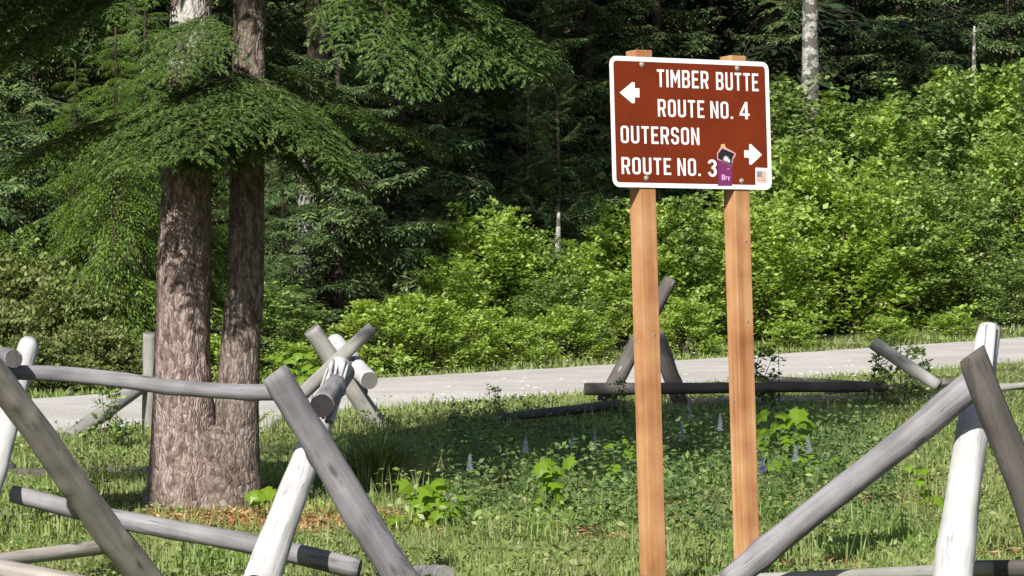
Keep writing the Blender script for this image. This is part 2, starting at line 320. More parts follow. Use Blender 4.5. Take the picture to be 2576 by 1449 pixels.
# path sheet
tt = np.arange(-14, 46, 0.4); ss = np.linspace(-4.3, 0, 12)
vs = []
for t in tt:
    for j, s in enumerate(ss):
        e = 0
        if j in (0, len(ss) - 1): e = 0.16 * noise.noise(Vector((t * 0.9, j, 3))) + 0.07 * noise.noise(Vector((t * 4, j, 9)))
        s2 = s + e
        x = -4.5 + 0.53 * t - 0.848 * s2; y = 40 + 0.848 * t + 0.53 * s2
        vs.append((x, y, H1(x, y) + 0.03 - 0.022 * (j in (0, len(ss) - 1))))
n2 = len(ss)
fs = [(i * n2 + j, i * n2 + j + 1, (i + 1) * n2 + j + 1, (i + 1) * n2 + j) for i in range(len(tt) - 1) for j in range(n2 - 1)]
tag(link_obj('path', pydata('path', vs, fs, [M['gravel']], True)), 'pale gravel path crossing behind the fences', None, kind='structure')

# ------------------------------------------------------------------ logs and fences
def log_mesh(name, L, r0, r1, mat, seed, bend=0.0, n=26, skew0=0.0, skew1=0.0, cut=None, knobs=True):
    rr = random.Random(seed); rings = max(8, int(L / 0.04)) if L > .3 else 8; vs = []; fs = []; mi = []; knobs = knobs and L > .4
    kn = [(rr.uniform(.05, .95) * L, rr.uniform(0, 6.28), rr.uniform(.05, .17)) for _ in range(int(L * 4))]
    o = seed * 7.3
    for i in range(rings + 1):
        t = i / rings; r = r0 + (r1 - r0) * t
        bx = bend * math.sin(math.pi * t) + .10 * r0 * math.sin(t * L * 3.1 + seed); by = bend * 0.4 * math.sin(2 * math.pi * t)
        for j in range(n):
            a = 2 * math.pi * j / n; ca, sa = math.cos(a), math.sin(a)
            rad = r * (1 + 0.09 * noise.noise(Vector((ca * 0.8, sa * 0.8, t * L * 1.7 + o))) + 0.06 * noise.noise(Vector((ca * 2.4, sa * 2.4, t * L * 5 + o))) + 0.045 * noise.noise(Vector((ca * 7, sa * 7, t * L * 1.2 + o))))
            if knobs:
                for (kt, ka, kh) in kn:
                    dz = (t * L - kt) / .045; da = math.atan2(math.sin(a - ka), math.cos(a - ka)) / .4
                    rad += r * kh * math.exp(-dz * dz - da * da)
            if i in (0, rings): rad *= 0.955
            z = t * L + (skew0 * (1 - t) ** 8 * ca * r if skew0 else 0) + (skew1 * t ** 8 * sa * r if skew1 else 0)
            if i == 0: z += 0.0
            vs.append((ca * rad + bx, sa * rad + by, z))
    for i in range(rings):
        for j in range(n):
            fs.append((i * n + j, i * n + (j + 1) % n, (i + 1) * n + (j + 1) % n, (i + 1) * n + j)); mi.append(0)
    fs.append(tuple(reversed(range(n)))); mi.append(1); fs.append(tuple(rings * n + j for j in range(n))); mi.append(1)
    me = pydata(name, vs, fs, [mat, cut or M['cut']], False, mi)
    sm = [True] * (len(fs) - 2) + [False, False]; me.polygons.foreach_set('use_smooth', sm)
    return me
def log(name, root, p0, p1, d0, d1, mat, seed, bend=0.0, label=None, **kw):
    """a round pole from p0 to p1 (diameters in metres) as a part of root"""
    v = p1 - p0; L = v.length
    me = log_mesh(name, L, d0 / 2, d1 / 2, mat, seed, bend, **kw)
    o = link_obj(name, me, root); o.rotation_mode = 'QUATERNION'
    o.location = p0 - root.location
    o.rotation_quaternion = v.to_track_quat('Z', 'Y')
    if label: o['label'] = label
    return o
def pxd(px, Z): return px / F * Z      # picture width of a pole at depth Z -> metres

# near fence, left run: buck at the frame edge, buck beside the trunk, rails between
def fbase(px, Z): g = gnd(px, Z); return (g.x, g.y, g.z)
near = thing('log_fence', 'weathered grey buck and rail fence in front of the twin trunked conifer', 'fence', fbase(560, 17.4))
log('leg', near, at(690, 938, 16.85), at(1030, 1490, 17.15), pxd(76, 16.6), pxd(84, 17.2), M['log_gray'], 1, 0.012, 'grey leg with a square cut top', skew0=0.3)
log('leg', near, at(655, 1475, 16.9), at(858, 915, 17.75), pxd(92, 16.9), pxd(58, 17.7), M['log_pale'], 2, 0.01, 'pale bleached leg with a splintered top')
log('leg', near, at(-60, 880, 16.7), at(385, 1475, 17.9), pxd(72, 16.7), pxd(84, 17.6), M['log_tan'], 3, 0.015)
log('leg', near, at(-50, 1300, 17.3), at(76, 866, 18.4), pxd(62, 17.4), pxd(52, 18.4), M['log_pale'], 4, 0.0, 'short pale leg at the frame edge')
log('rail', near, at(-40, 936, 17.05), at(708, 987, 17.05), pxd(38, 17), pxd(42, 17), M['log_gray'], 5, 0.035, n=18)
log('rail', near, at(30, 1243, 17.75), at(905, 1432, 17.5), pxd(46, 17.4), pxd(54, 17.2), M['log_gray'], 6, -0.02)
log('rail', near, at(-60, 1418, 17.0), at(285, 1372, 17.75), pxd(34, 17), pxd(40, 17.6), M['log_tan'], 7)
log('rail', near, at(-60, 1422, 16.6), at(240, 1480, 16.4), pxd(50, 16.6), pxd(52, 16.6), M['log_tan'], 8)
log('rail', near, at(-90, 878, 18.0), at(35, 903, 16.9), pxd(46, 18), pxd(48, 17), M['log_gray'], 9, 0, 'rail end seen head on', cut=M['log_dark'])
log('rail', near, at(1118, 1448, 16.6), at(1048, 1446, 17.6), pxd(52, 16.6), pxd(50, 17), M['log_gray'], 10, 0)
log('rail', near, at(806, 1020, 16.95), at(872, 935, 18.0), pxd(62, 17), pxd(50, 18), M['log_gray'], 11, 0, 'stub rail with its shaded end painted dark in the crotch of the leg', cut=M['rot'])
# splinters at the top of the pale leg
def splint(root, a, b, w, seed):
    log('splinter', root, a, b, w, w * 0.5, M['log_pale'], seed, 0, n=6)
for k, (x0, y0, x1, y1, w) in enumerate([(800, 1040, 838, 905, .026), (812, 1050, 850, 912, .022), (822, 1060, 868, 906, .026), (832, 1062, 876, 916, .024), (790, 1030, 826, 922, .020)]):
    splint(near, at(x0, y0, 17.20 + .015 * (k % 3)), at(x1, y1, 17.70), w, 40 + k)

# near fence, right run
near2 = thing('log_fence', 'thick buck fence at the right frame edge, its long grey brace crossing the sign post', 'fence', fbase(2300, 15.6))
log('leg', near2, at(2388, 1500, 15.1), at(2488, 826, 15.8), pxd(110, 15.0), pxd(58, 15.8), M['log_pale'], 12, 0.0, 'thick pale bleached leg tapering to its top')
log('splinter', near2, at(2484, 960, 15.60), at(2496, 818, 15.74), .045, .05, M['log_pale'], 51, 0, n=5)
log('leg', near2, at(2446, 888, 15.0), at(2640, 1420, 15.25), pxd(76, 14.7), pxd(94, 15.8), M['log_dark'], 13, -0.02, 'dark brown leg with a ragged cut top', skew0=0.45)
log('leg', near2, at(1830, 1466, 15.6), at(2445, 968, 15.35), pxd(64, 15.6), pxd(76, 15.3), M['log_gray'], 14, 0.012, 'long grey pole slanting down to the left')
log('rail', near2, at(1780, 1462, 15.9), at(2500, 1431, 15.75), pxd(26, 15.9), pxd(36, 15.8), M['log_far'], 15, 0.0)
log('rail', near2, at(2440, 1434, 15.9), at(2680, 1428, 15.9), pxd(46, 15.9), pxd(46, 15.9), M['log_dark'], 16, 0.0)

# far fence by the path
far = thing('log_fence', 'far grey log fence along the near edge of the gravel path', 'fence', fbase(1300, 35.5))
def flog(nm, x0, y0, Z0, x1, y1, Z1, w0, w1, mat, seed, label=None, bend=0.0): log(nm, far, at(x0, y0, Z0), at(x1, y1, Z1), pxd(w0, Z0), pxd(w1, Z1), mat, seed, bend, label, n=14)
flog('leg', 782, 828, 33.6, 962, 1085, 33.8, 44, 46, M['log_far'], 17)
flog('leg', 640, 1102, 33.5, 938, 824, 33.6, 40, 34, M['log_far'], 18)
flog('rail', 929, 958, 33.3, 840, 860, 34.5, 48, 44, M['log_pale'], 19, 'short pale rail lying in the crotch of the crossed legs')
flog('leg', 868, 905, 33.6, 905, 985, 34.4, 40, 42, M['log_dark'], 20)
flog('leg', 1688, 702, 38.1, 1518, 1018, 37.9, 34, 44, M['log_dark'], 21)  # far buck and its rail: tree shade put into the dark log colour
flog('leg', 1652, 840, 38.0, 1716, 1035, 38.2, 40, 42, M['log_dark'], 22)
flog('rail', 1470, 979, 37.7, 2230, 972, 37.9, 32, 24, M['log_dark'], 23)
flog('rail', 1690, 1012, 38.6, 2360, 1004, 38.8, 20, 18, M['log_tan'], 24)
flog('rail', 2500, 974, 39.4, 2640, 970, 39.6, 18, 18, M['log_tan'], 25)
flog('rail', 2330, 1003, 39, 2640, 960, 39.6, 16, 16, M['log_far'], 26)
flog('rail', 1905, 952, 40.2, 2210, 968, 39.0, 16, 14, M['log_dark'], 32)
flog('rail', 2080, 985, 38.4, 2420, 962, 40.4, 14, 16, M['log_tan'], 33)
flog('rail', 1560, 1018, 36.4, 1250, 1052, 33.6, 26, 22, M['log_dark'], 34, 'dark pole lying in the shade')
flog('leg', 2196, 862, 36.9, 2362, 972, 36.7, 34, 32, M['log_far'], 27, 'pale leg top leaning over the path')
flog('leg', 376, 838, 33.0, 372, 1190, 33.2, 34, 36, M['log_far'], 28, 'upright pale post hidden partly by the tree')
flog('leg', 168, 1104, 32.2, 392, 944, 33.2, 42, 40, M['log_far'], 29)
flog('rail', -60, 1196, 27.6, 420, 1188, 27.8, 30, 34, M['log_dark'], 30)
flog('leg', 18, 1180, 27.8, -40, 1290, 27.2, 56, 56, M['log_dark'], 31)

# ------------------------------------------------------------------ the sign
YAW, BACK = math.radians(32.68), math.radians(3.0)
SC = Vector((0.8402, 18.070, 2.1744))
hx = Vector((math.cos(YAW), math.sin(YAW), 0)); nb = Vector((-math.sin(YAW), math.cos(YAW), 0))
lean = math.radians(-0.18)
u0 = -hx * math.sin(lean) + Vector((0, 0, 1)) * math.cos(lean); hx = hx * math.cos(lean) + Vector((0, 0, 1)) * math.sin(lean)
uy = u0 * math.cos(BACK) + nb * math.sin(BACK)      # up along the panel
bz = hx.cross(uy) * -1                               # towards the back
if bz.y < 0: bz = -bz
PW, PH = 0.9144, 0.6096
gS = H1(SC.x, SC.y)
down_len = (SC.z - gS) / uy.z
base = SC - uy * down_len
sign = thing('route_sign', 'brown trail sign with white route names on two orange cedar posts', 'sign', (base.x, base.y, gS))
FR = Matrix((hx, uy, -bz)).transposed()             # columns: right, up, towards the viewer
def place(o, p):                                     # local panel frame; p given as world point
    o.rotation_mode = 'QUATERNION'; o.rotation_quaternion = FR.to_quaternion(); o.location = p - sign.location
def box_mesh(name, x0, x1, y0, y1, z0, z1, mat, bev=0.0):
    import bmesh
    bm = bmesh.new()
    vs = [bm.verts.new((x, y, z)) for z in (z0, z1) for y in (y0, y1) for x in (x0, x1)]
    for f in ((0, 2, 3, 1), (4, 5, 7, 6), (0, 1, 5, 4), (2, 6, 7, 3), (0, 4, 6, 2), (1, 3, 7, 5)): bm.faces.new([vs[i] for i in f])
    if bev > 0: bmesh.ops.bevel(bm, geom=bm.edges[:], offset=bev, segments=2, affect='EDGES', profile=0.6)
    me = bpy.data.meshes.new(name); bm.to_mesh(me); bm.free(); me.materials.append(mat); return me
PS = 0.0885
for u in (0.222, 0.812):
    px_ = (u - 0.5) * PW
    # local Z of the post mesh is the grain; build in a frame with Z up
    top = PH / 2 + (0.034 if u < .5 else 0.026)
    me = box_mesh('post', -PS / 2, PS / 2, 0.004, 0.004 + PS, -down_len - 0.5, top, M['cedar_post'], 0.003)
    o = link_obj('post', me, sign)
    o.rotation_mode = 'QUATERNION'; o.rotation_quaternion = Matrix((hx, bz, uy)).transposed().to_quaternion()
    o.location = SC + hx * px_ - sign.location
    # knots
    for (kz, face) in ([(-0.99, 0), (-1.02, 1), (-0.16, 0)] if u < .5 else [(-0.93, 0), (-1.3, 1), (-0.55, 0)]):
        k = log_mesh('knot', 0.004, 0.008, 0.006, M['log_tan'], 3, n=8)
        ko = link_obj('knot', k, o); ko.location = (0.012, 0.006, kz) if face == 0 else (-PS / 2 + 0.002, 0.05, kz)
        ko.rotation_euler = (math.radians(90), 0, 0) if face == 0 else (0, math.radians(-90), 0)
def rrect(w, h, r, n=7):
    pts = []
    for cx_, cy_, a0 in ((w / 2 - r, h / 2 - r, 0), (-w / 2 + r, h / 2 - r, 90), (-w / 2 + r, -h / 2 + r, 180), (w / 2 - r, -h / 2 + r, 270)):
        for i in range(n): a = math.radians(a0 + 90 * i / (n - 1)); pts.append((cx_ + r * math.cos(a), cy_ + r * math.sin(a)))
    return pts
outer = rrect(PW, PH, 0.038)
def prism(name, pts, z0, z1, mat, mats=None):
    n = len(pts)
    vs = [(x, y, z0) for x, y in pts] + [(x, y, z1) for x, y in pts]
    fs = [tuple(range(n, 2 * n)), tuple(reversed(range(n)))] + [(i, (i + 1) % n, n + (i + 1) % n, n + i) for i in range(n)]
    return pydata(name, vs, fs, mats or [mat])
panel = link_obj('panel', prism('panel', outer, 0, 0.0025, M['sign_brown']), sign); place(panel, SC)
inner_o = rrect(PW - 0.001, PH - 0.001, 0.0375); inner_i = rrect(PW - 0.044, PH - 0.044, 0.018)
n = len(inner_o)
zb = 0.0032
vs = [(x, y, zb) for x, y in inner_o] + [(x, y, zb) for x, y in inner_i] + [(x, y, 0.0026) for x, y in inner_o] + [(x, y, 0.0026) for x, y in inner_i]
fs = [(i, (i + 1) % n, n + (i + 1) % n, n + i) for i in range(n)]
fs += [(2 * n + i, 2 * n + (i + 1) % n, (i + 1) % n, i) for i in range(n)] + [(n + i, n + (i + 1) % n, 3 * n + (i + 1) % n, 3 * n + i) for i in range(n)]
link_obj('border', pydata('border', vs, fs, [M['sign_white']]), panel)

# stroke lettering: each stroke is a mitred ribbon, strokes butt against each other
def ribbon(pts, w, closed=False):
    P = [Vector((a, b)) for a, b in pts]; n = len(P); Lf = []; Rt = []
    for i in range(n):
        if closed: a, b, c = P[i - 1], P[i], P[(i + 1) % n]
        else: a, b, c = P[max(i - 1, 0)], P[i], P[min(i + 1, n - 1)]
        d1 = (b - a) if (b - a).length > 1e-9 else (c - b); d2 = (c - b) if (c - b).length > 1e-9 else d1
        d1 = d1.normalized(); d2 = d2.normalized(); n1 = Vector((-d1.y, d1.x)); n2_ = Vector((-d2.y, d2.x))
        m = (n1 + n2_); m = m.normalized() if m.length > 1e-6 else n1
        k = w / 2 / max(0.35, m.dot(n1))
        Lf.append(b + m * k); Rt.append(b - m * k)
    q = []
    for i in range(n if closed else n - 1):
        j = (i + 1) % n; q.append([Lf[i], Rt[i], Rt[j], Lf[j]])
    return q
def arc(cx_, cy_, rx, ry, a0, a1, n=7): return [(cx_ + rx * math.cos(math.radians(a0 + (a1 - a0) * i / (n - 1))), cy_ + ry * math.sin(math.radians(a0 + (a1 - a0) * i / (n - 1)))) for i in range(n)]
SW = 0.135      # half of this inset; stroke width in units of letter height
def glyph(c, w):
    s = SW; h = s / 2; r = 0.13; x1 = w - h; y1 = 1 - h
    if c == 'T': return ribbon([(0, y1), (w, y1)], s) + ribbon([(w / 2, 0), (w / 2, 1 - s)], s)
    if c == 'I': return ribbon([(h, 0), (h, 1)], s)
    if c == 'E': return ribbon([(w, y1), (h, y1), (h, h), (w, h)], s) + ribbon([(s, .51), (w * .86, .51)], s)
    if c == 'L': return ribbon([(h, 1), (h, h), (w, h)], s)
    if c == 'N': return ribbon([(h, 0), (h, 1)], s) + ribbon([(x1, 0), (x1, 1)], s) + [[Vector((s, 1)), Vector((s, .72)), Vector((w - s, 0)), Vector((w - s, .28))]]
    if c == 'M': 
        m = w / 2
        return ribbon([(h, 0), (h, 1)], s) + ribbon([(x1, 0), (x1, 1)], s) + [[Vector((s, 1)), Vector((s, .68)), Vector((m, .22)), Vector((m, .56))], [Vector((m, .56)), Vector((m, .22)), Vector((w - s, .68)), Vector((w - s, 1))]]
    if c == 'O': return ribbon(arc(w - h - r, 1 - h - r, r, r, 90, 0) + arc(w - h - r, h + r, r, r, 0, -90) + arc(h + r, h + r, r, r, 270, 180) + arc(h + r, 1 - h - r, r, r, 180, 90), s, True)
    if c == 'U': return ribbon([(h, 1)] + arc(h + r, h + r, r, r, 180, 270) + arc(w - h - r, h + r, r, r, -90, 0) + [(x1, 1)], s)
    if c == 'R':
        return ribbon([(h, 0), (h, 1)], s) + ribbon([(s, y1)] + arc(x1 - r, 1 - h - r, r, r, 90, 0) + arc(x1 - r, .46 + r, r, r, 0, -90) + [(s, .46)], s) + [[Vector((w * .48, .46 - h)), Vector((w * .48 + s * 1.05, .46 - h)), Vector((w, 0)), Vector((w - s * 1.1, 0))]]
    if c == 'B':
        r2 = .1
        return ribbon([(h, 0), (h, 1)], s) + ribbon([(s, y1)] + arc(x1 - r2 - .01, 1 - h - r2, r2, r2, 90, 0) + arc(x1 - r2 - .01, .53 + r2, r2, r2, 0, -60) + [(x1 - r2, .53 + .005)], s) \
            + [[Vector((s, .585)), Vector((s, .45)), Vector((x1 - r2 - .02, .45)), Vector((x1 - r2 - .02, .585))]] \
            + ribbon([(s, h)] + arc(x1 - r, h + r, r, r, -90, 0) + arc(x1 - r, .45 - r + .02, r, r, 0, 70), s)
    if c == 'S':
        r = min(.15, (w - s) / 2)
        return ribbon([(x1, .70)] + arc(x1 - r, 1 - h - r, r, r, 0, 90)[0:] + arc(h + r, 1 - h - r, r, r, 90, 180) + arc(h + r, .64, r, .12, 180, 235, 4) + arc(x1 - r, .36, r, .12, 55, 0, 4) + arc(x1 - r, h + r, r, r, 0, -90) + arc(h + r, h + r, r, r, -90, -180) + [(h, .30)], s)
    if c == '3':
        r = (w - s) / 2
        return ribbon(arc(w / 2, .74, r, .19, 175, -75, 12) + arc(w / 2, .29, r, .225, 80, -175, 13), s)
    if c == '4': return ribbon([(w * .68, 0), (w * .68, 1)], s) + [[Vector((w * .68 - h, .98)), Vector((0, .34)), Vector((s * .95, .34)), Vector((w * .68 - h, .72))]] + ribbon([(0, .27), (w * .68 - h, .27)], s * .95) + ribbon([(w * .68 + h, .27), (w, .27)], s * .95)
    if c == '.': return ribbon([(h, 0), (h, s)], s)
    return []
GW = dict(T=.44, I=.135, E=.42, N=.48, M=.58, O=.47, U=.48, R=.48, B=.48, S=.46); GW.update({'3': .45, '4': .52, '.': .135, 'L': .42})
def Zm(zx, zy):
    """point in the enlarged picture of the panel -> panel coordinates (m, origin at the centre)"""
    u = v = 0.5
    for _ in range(6):
        xl = 160 + 25 * v; xr = 1472 + 26 * v; u = (zx - xl) / (xr - xl)
        yt = 148 + 57 * u; yb = 1236 + 16 * u; v = (zy - yt) / (yb - yt)
    return Vector(((u - .5) * PW, (.5 - v) * PH))
def word(txt, xl, xr, yt, yb):
    a = Zm(xl, yb); b = Zm(xl, yt); c = Zm(xr, yb + (xr - xl) * 0.035)
    h = b.y - a.y; W = c.x - a.x; gap = .13
    wd = sum(GW[t] for t in txt) + gap * (len(txt) - 1); sx = W / wd
    Q = []; x = 0
    for t in txt:
        for q in glyph(t, GW[t]): Q.append([(a.x + (x + p.x) * sx, a.y + p.y * h, 0.0033) for p in q])
        x += GW[t] + gap
    # orient faces to the viewer
    o = link_obj('lettering', quads_mesh('lettering', Q, [M['sign_white']]), panel); o['label'] = 'white word ' + txt
word('TIMBER', 548, 970, 262, 408); word('BUTTE', 1033, 1388, 285, 432)
word('ROUTE', 553, 935, 508, 652); word('NO.', 985, 1172, 525, 665); word('4', 1228, 1312, 530, 672)
word('OUTERSON', 252, 893, 728, 872)
word('ROUTE', 258, 660, 988, 1128); word('NO.', 712, 902, 995, 1138); word('3', 962, 1036, 1003, 1146)
def flat(name, pts, z, mat, parent=None):
    P = [Zm(*p) for p in pts]
    ar = sum(P[i].x * P[(i + 1) % len(P)].y - P[(i + 1) % len(P)].x * P[i].y for i in range(len(P)))
    if ar < 0: P = P[::-1]
    return link_obj(name, pydata(name, [(p.x, p.y, z) for p in P], [tuple(range(len(P)))], [mat]), parent or panel)
def arrow(pts_head, pts_shaft, label):
    H_ = [Zm(*p) for p in pts_head]; S_ = [Zm(*p) for p in pts_shaft]
    vs = [(p.x, p.y, .0033) for p in H_ + S_]
    me = pydata('arrow', vs, [tuple(range(len(H_))), tuple(range(len(H_), len(vs)))], [M['sign_white']])
    o = link_obj('arrow', me, panel); o['label'] = label
arrow([(243, 455), (345, 545), (365, 540), (365, 372), (345, 368)], [(365, 418), (365, 494), (403, 496), (403, 420)], 'white arrow pointing left')
arrow([(1414, 964), (1325, 1046), (1305, 1042), (1305, 880), (1322, 877)], [(1305, 930), (1305, 990), (1264, 987), (1264, 927)], 'white arrow pointing right')
bolt_me = log_mesh('bolt', 0.005, 0.0085, 0.007, M['steel'], 1, n=10, cut=M['steel'])
wash = log_mesh('washer', 0.0015, 0.0125, 0.0125, M['steel'], 2, n=14, cut=M['steel'])
for p in ((422, 222), (1207, 255), (455, 1160), (1240, 1178)):
    q = Zm(*p); o = link_obj('bolt', bolt_me, panel); o.location = (q.x, q.y, 0.0045)
    o2 = link_obj('washer', wash, panel); o2.location = (q.x, q.y, 0.0034)
# stickers (flat prints stuck on the panel), one mesh each
def sticker(label, layers):
    vs = []; fs = []; mi = []; mats = []
    for k, (pts, mat) in enumerate(layers):
        P = [Zm(*p) for p in pts]
        ar = sum(P[i].x * P[(i + 1) % len(P)].y - P[(i + 1) % len(P)].x * P[i].y for i in range(len(P)))
        if ar < 0: P = P[::-1]
        if mat not in mats: mats.append(mat)
        b = len(vs); vs += [(p.x, p.y, 0.0036 + .00025 * k) for p in P]; fs.append(tuple(range(b, b + len(P)))); mi.append(mats.index(mat))
    o = link_obj('sticker', pydata('sticker', vs, fs, mats, False, mi), panel); o['label'] = label
def z6(x, y): return ((2240 + x / 8.05 - 1880) * 2.588, (440 + y / 8.05 - 120) * 2.588)
pl = [((z6(350, 560)), M['st_purple'])]
lay = [([z6(345, 560), z6(720, 640), z6(716, 1222), z6(348, 1222)], M['st_purple'])]
def bar(x0, y0, x1, y1, w, m):
    d = Vector((x1 - x0, y1 - y0)).normalized(); n_ = Vector((-d.y, d.x)) * w / 2
    return ([z6(x0 + n_.x, y0 + n_.y), z6(x1 + n_.x, y1 + n_.y), z6(x1 - n_.x, y1 - n_.y), z6(x0 - n_.x, y0 - n_.y)], m)
for b_ in [(458, 930, 458, 1065, 26), (458, 938, 515, 945, 22), (458, 995, 515, 1000, 22), (458, 1060, 515, 1062, 22), (512, 940, 512, 1062, 22), (548, 985, 548, 1065, 22), (548, 990, 585, 985, 22), (600, 980, 618, 1050, 20), (640, 980, 618, 1095, 20)]:
    lay.append(bar(*b_, M['st_lilac']))
lay.append(bar(585, 795, 635, 790, 18, M['st_lilac']))
sticker('purple sticker with pale lettering', lay)
sticker('black kite shaped sticker with a pale figure', [
    ([z6(325, 390), z6(420, 230), z6(430, 160), z6(520, 150), z6(560, 245), z6(820, 390), z6(790, 480), z6(745, 540), z6(710, 735), z6(330, 545)], M['st_pink']),
    ([z6(430, 255), z6(440, 165), z6(515, 160), z6(545, 270)], M['st_yellow']),
    ([z6(350, 410), z6(455, 265), z6(550, 300), z6(780, 400), z6(725, 500), z6(690, 680), z6(355, 530)], M['st_black']),
    ([z6(475, 570), z6(480, 520), z6(530, 450), z6(600, 470), z6(670, 560), z6(660, 640), z6(560, 610)], M['st_gray']),
    ([z6(510, 520), z6(560, 470), z6(600, 540), z6(585, 580), z6(530, 560)], M['sign_white']),
    ([z6(600, 560), z6(640, 560), z6(650, 620), z6(610, 610)], M['sign_white'])])
flag = [([z6(1322, 750), z6(1640, 762), z6(1642, 1190), z6(1325, 1188)], M['sign_white']), ([z6(1350, 835), z6(1608, 842), z6(1610, 1130), z6(1352, 1128)], M['st_flagpink'])]
for i in range(6): flag.append(([z6(1352, 858 + i * 47), z6(1608, 864 + i * 47), z6(1608, 878 + i * 47), z6(1352, 872 + i * 47)], M['st_flagwhite']))
flag += [([z6(1352, 838), z6(1480, 842), z6(1480, 975), z6(1352, 970)], M['st_canton'])]
for i in range(3):
    for j in range(3): flag.append(([z6(1366 + 40 * i, 856 + 40 * j), z6(1378 + 40 * i, 856 + 40 * j), z6(1378 + 40 * i, 868 + 40 * j), z6(1366 + 40 * i, 868 + 40 * j)], M['st_flagwhite']))
sticker('small faded striped flag sticker', flag)

# ------------------------------------------------------------------ foliage building
rng = np.random.default_rng(11)
def diamonds(base, dirv, length, width, nrm, fold=0.25, mid=0.45):
    """leaf shaped quads: base -> left -> tip -> right"""
    dirv = dirv / np.linalg.norm(dirv, axis=1, keepdims=True)
    side = np.cross(nrm, dirv); side /= (np.linalg.norm(side, axis=1, keepdims=True) + 1e-9)
    up = np.cross(dirv, side)
    L = np.asarray(length)[:, None]; W = np.asarray(width)[:, None]
    tip = base + dirv * L; m = base + dirv * L * mid + up * W * fold
    return np.stack([base, m - side * W / 2, tip, m + side * W / 2], 1)
def tube(p0, p1, r0, r1, n=5):
    d = (p1 - p0); d = d / np.linalg.norm(d); a = np.cross(d, [0, 0, 1.]) if abs(d[2]) < .9 else np.cross(d, [1., 0, 0]); a /= np.linalg.norm(a); b = np.cross(d, a)
    q = []
    for i in range(n):
        t0 = 2 * math.pi * i / n; t1 = 2 * math.pi * (i + 1) / n
        e0 = a * math.cos(t0) + b * math.sin(t0); e1 = a * math.cos(t1) + b * math.sin(t1)
        q.append([p0 + e0 * r0, p0 + e1 * r0, p1 + e1 * r1, p1 + e0 * r1])
    return q
def rotz(a): c, s = np.cos(a), np.sin(a); return np.array([[c, -s, 0], [s, c, 0], [0, 0, 1.]])
def roty(a): c, s = np.cos(a), np.sin(a); return np.array([[c, 0, s], [0, 1, 0], [-s, 0, c]])
def rotx(a): c, s = np.cos(a), np.sin(a); return np.array([[1, 0, 0], [0, c, -s], [0, s, c]])

def bough(L, spread, droop, step, sub, tw, fringe, seed, tipdroop=0.25, rise=0.0):
    """flat conifer spray along +X. returns needle quads and twig quads"""
    r = np.random.default_rng(seed); B = []; D = []; LL = []; WW = []; NN = []; S = []
    def axpt(t): return np.array([L * t * (1 - 0.12 * t), 0, rise * L * t * (1 - t) - droop * L * t * t])
    xs = np.arange(0.10 * L, L, step)
    for x in xs:
        t = min(1.0, x / L); p = axpt(t)
        for sgn in (-1, 1):
            bl = (spread * L * (1 - t) ** 0.75 * r.uniform(.72, 1.12) * min(1, 0.35 + t * 3) + 0.05)
            ang = math.radians(r.uniform(48, 66)) * sgn
            d = np.array([math.cos(ang), math.sin(ang), -0.06 + r.normal(0, .08)])
            nsub = max(2, int(bl / sub)); td = tipdroop * r.uniform(.6, 1.4)
            prev = p
            for k in range(nsub + 1):
                q = (k + .3) / nsub; pos = p + d * bl * q + np.array([0, 0, -td * bl * q * q])
                S.append((prev, pos)); prev = pos
                dd = d + np.array([0, 0, -2 * td * q])
                sl = tw * r.uniform(.7, 1.15) * (1.15 - .5 * q)
                for s2 in ((-1, 1) if k < nsub else (0,)):
                    a2 = math.radians(r.uniform(35, 58)) * s2
                    dv = rotz(a2) @ dd + np.array([0, 0, r.normal(-.05, .10)])
                    B.append(pos); D.append(dv); LL.append(sl); WW.append(sl * 0.27 if not fringe else sl * .2); NN.append([r.normal(0, .3), r.normal(0, .3), 1])
                    if fringe:
                        dn = dv / np.linalg.norm(dv)
                        for j in range(fringe):
                            f_ = (j + .5) / fringe
                            for s3 in (-1, 1):
                                dv3 = rotz(math.radians(52) * s3) @ dn + np.array([0, 0, r.normal(0, .15)])
                                B.append(pos + dn * sl * f_); D.append(dv3); LL.append(.030 * r.uniform(.7, 1.2)); WW.append(.012); NN.append([r.normal(0, .4), r.normal(0, .4), 1])
    Q = diamonds(np.array(B), np.array(D), np.array(LL), np.array(WW), np.array(NN), 0.1)
    # woody axis as thin quads
    T = []
    a = [axpt(t) for t in np.linspace(0, 1, 10)]
    for i in range(9):
        w = .013 * L * (1 - i / 9) + .004; p, q = a[i], a[i + 1]
        T.append([p + [0, w / 2, 0], p - [0, w / 2, 0], q - [0, w / 2, 0], q + [0, w / 2, 0]]); T.append([p + [0, 0, w / 2], p - [0, 0, w / 2], q - [0, 0, w / 2], q + [0, 0, w / 2]])
    for p, q in S[::1]:
        if np.linalg.norm(q - p) < 1e-4: continue
        T.append([p + [0, .002, 0], p - [0, .002, 0], q - [0, .002, 0], q + [0, .002, 0]])
    return Q, np.array(T)

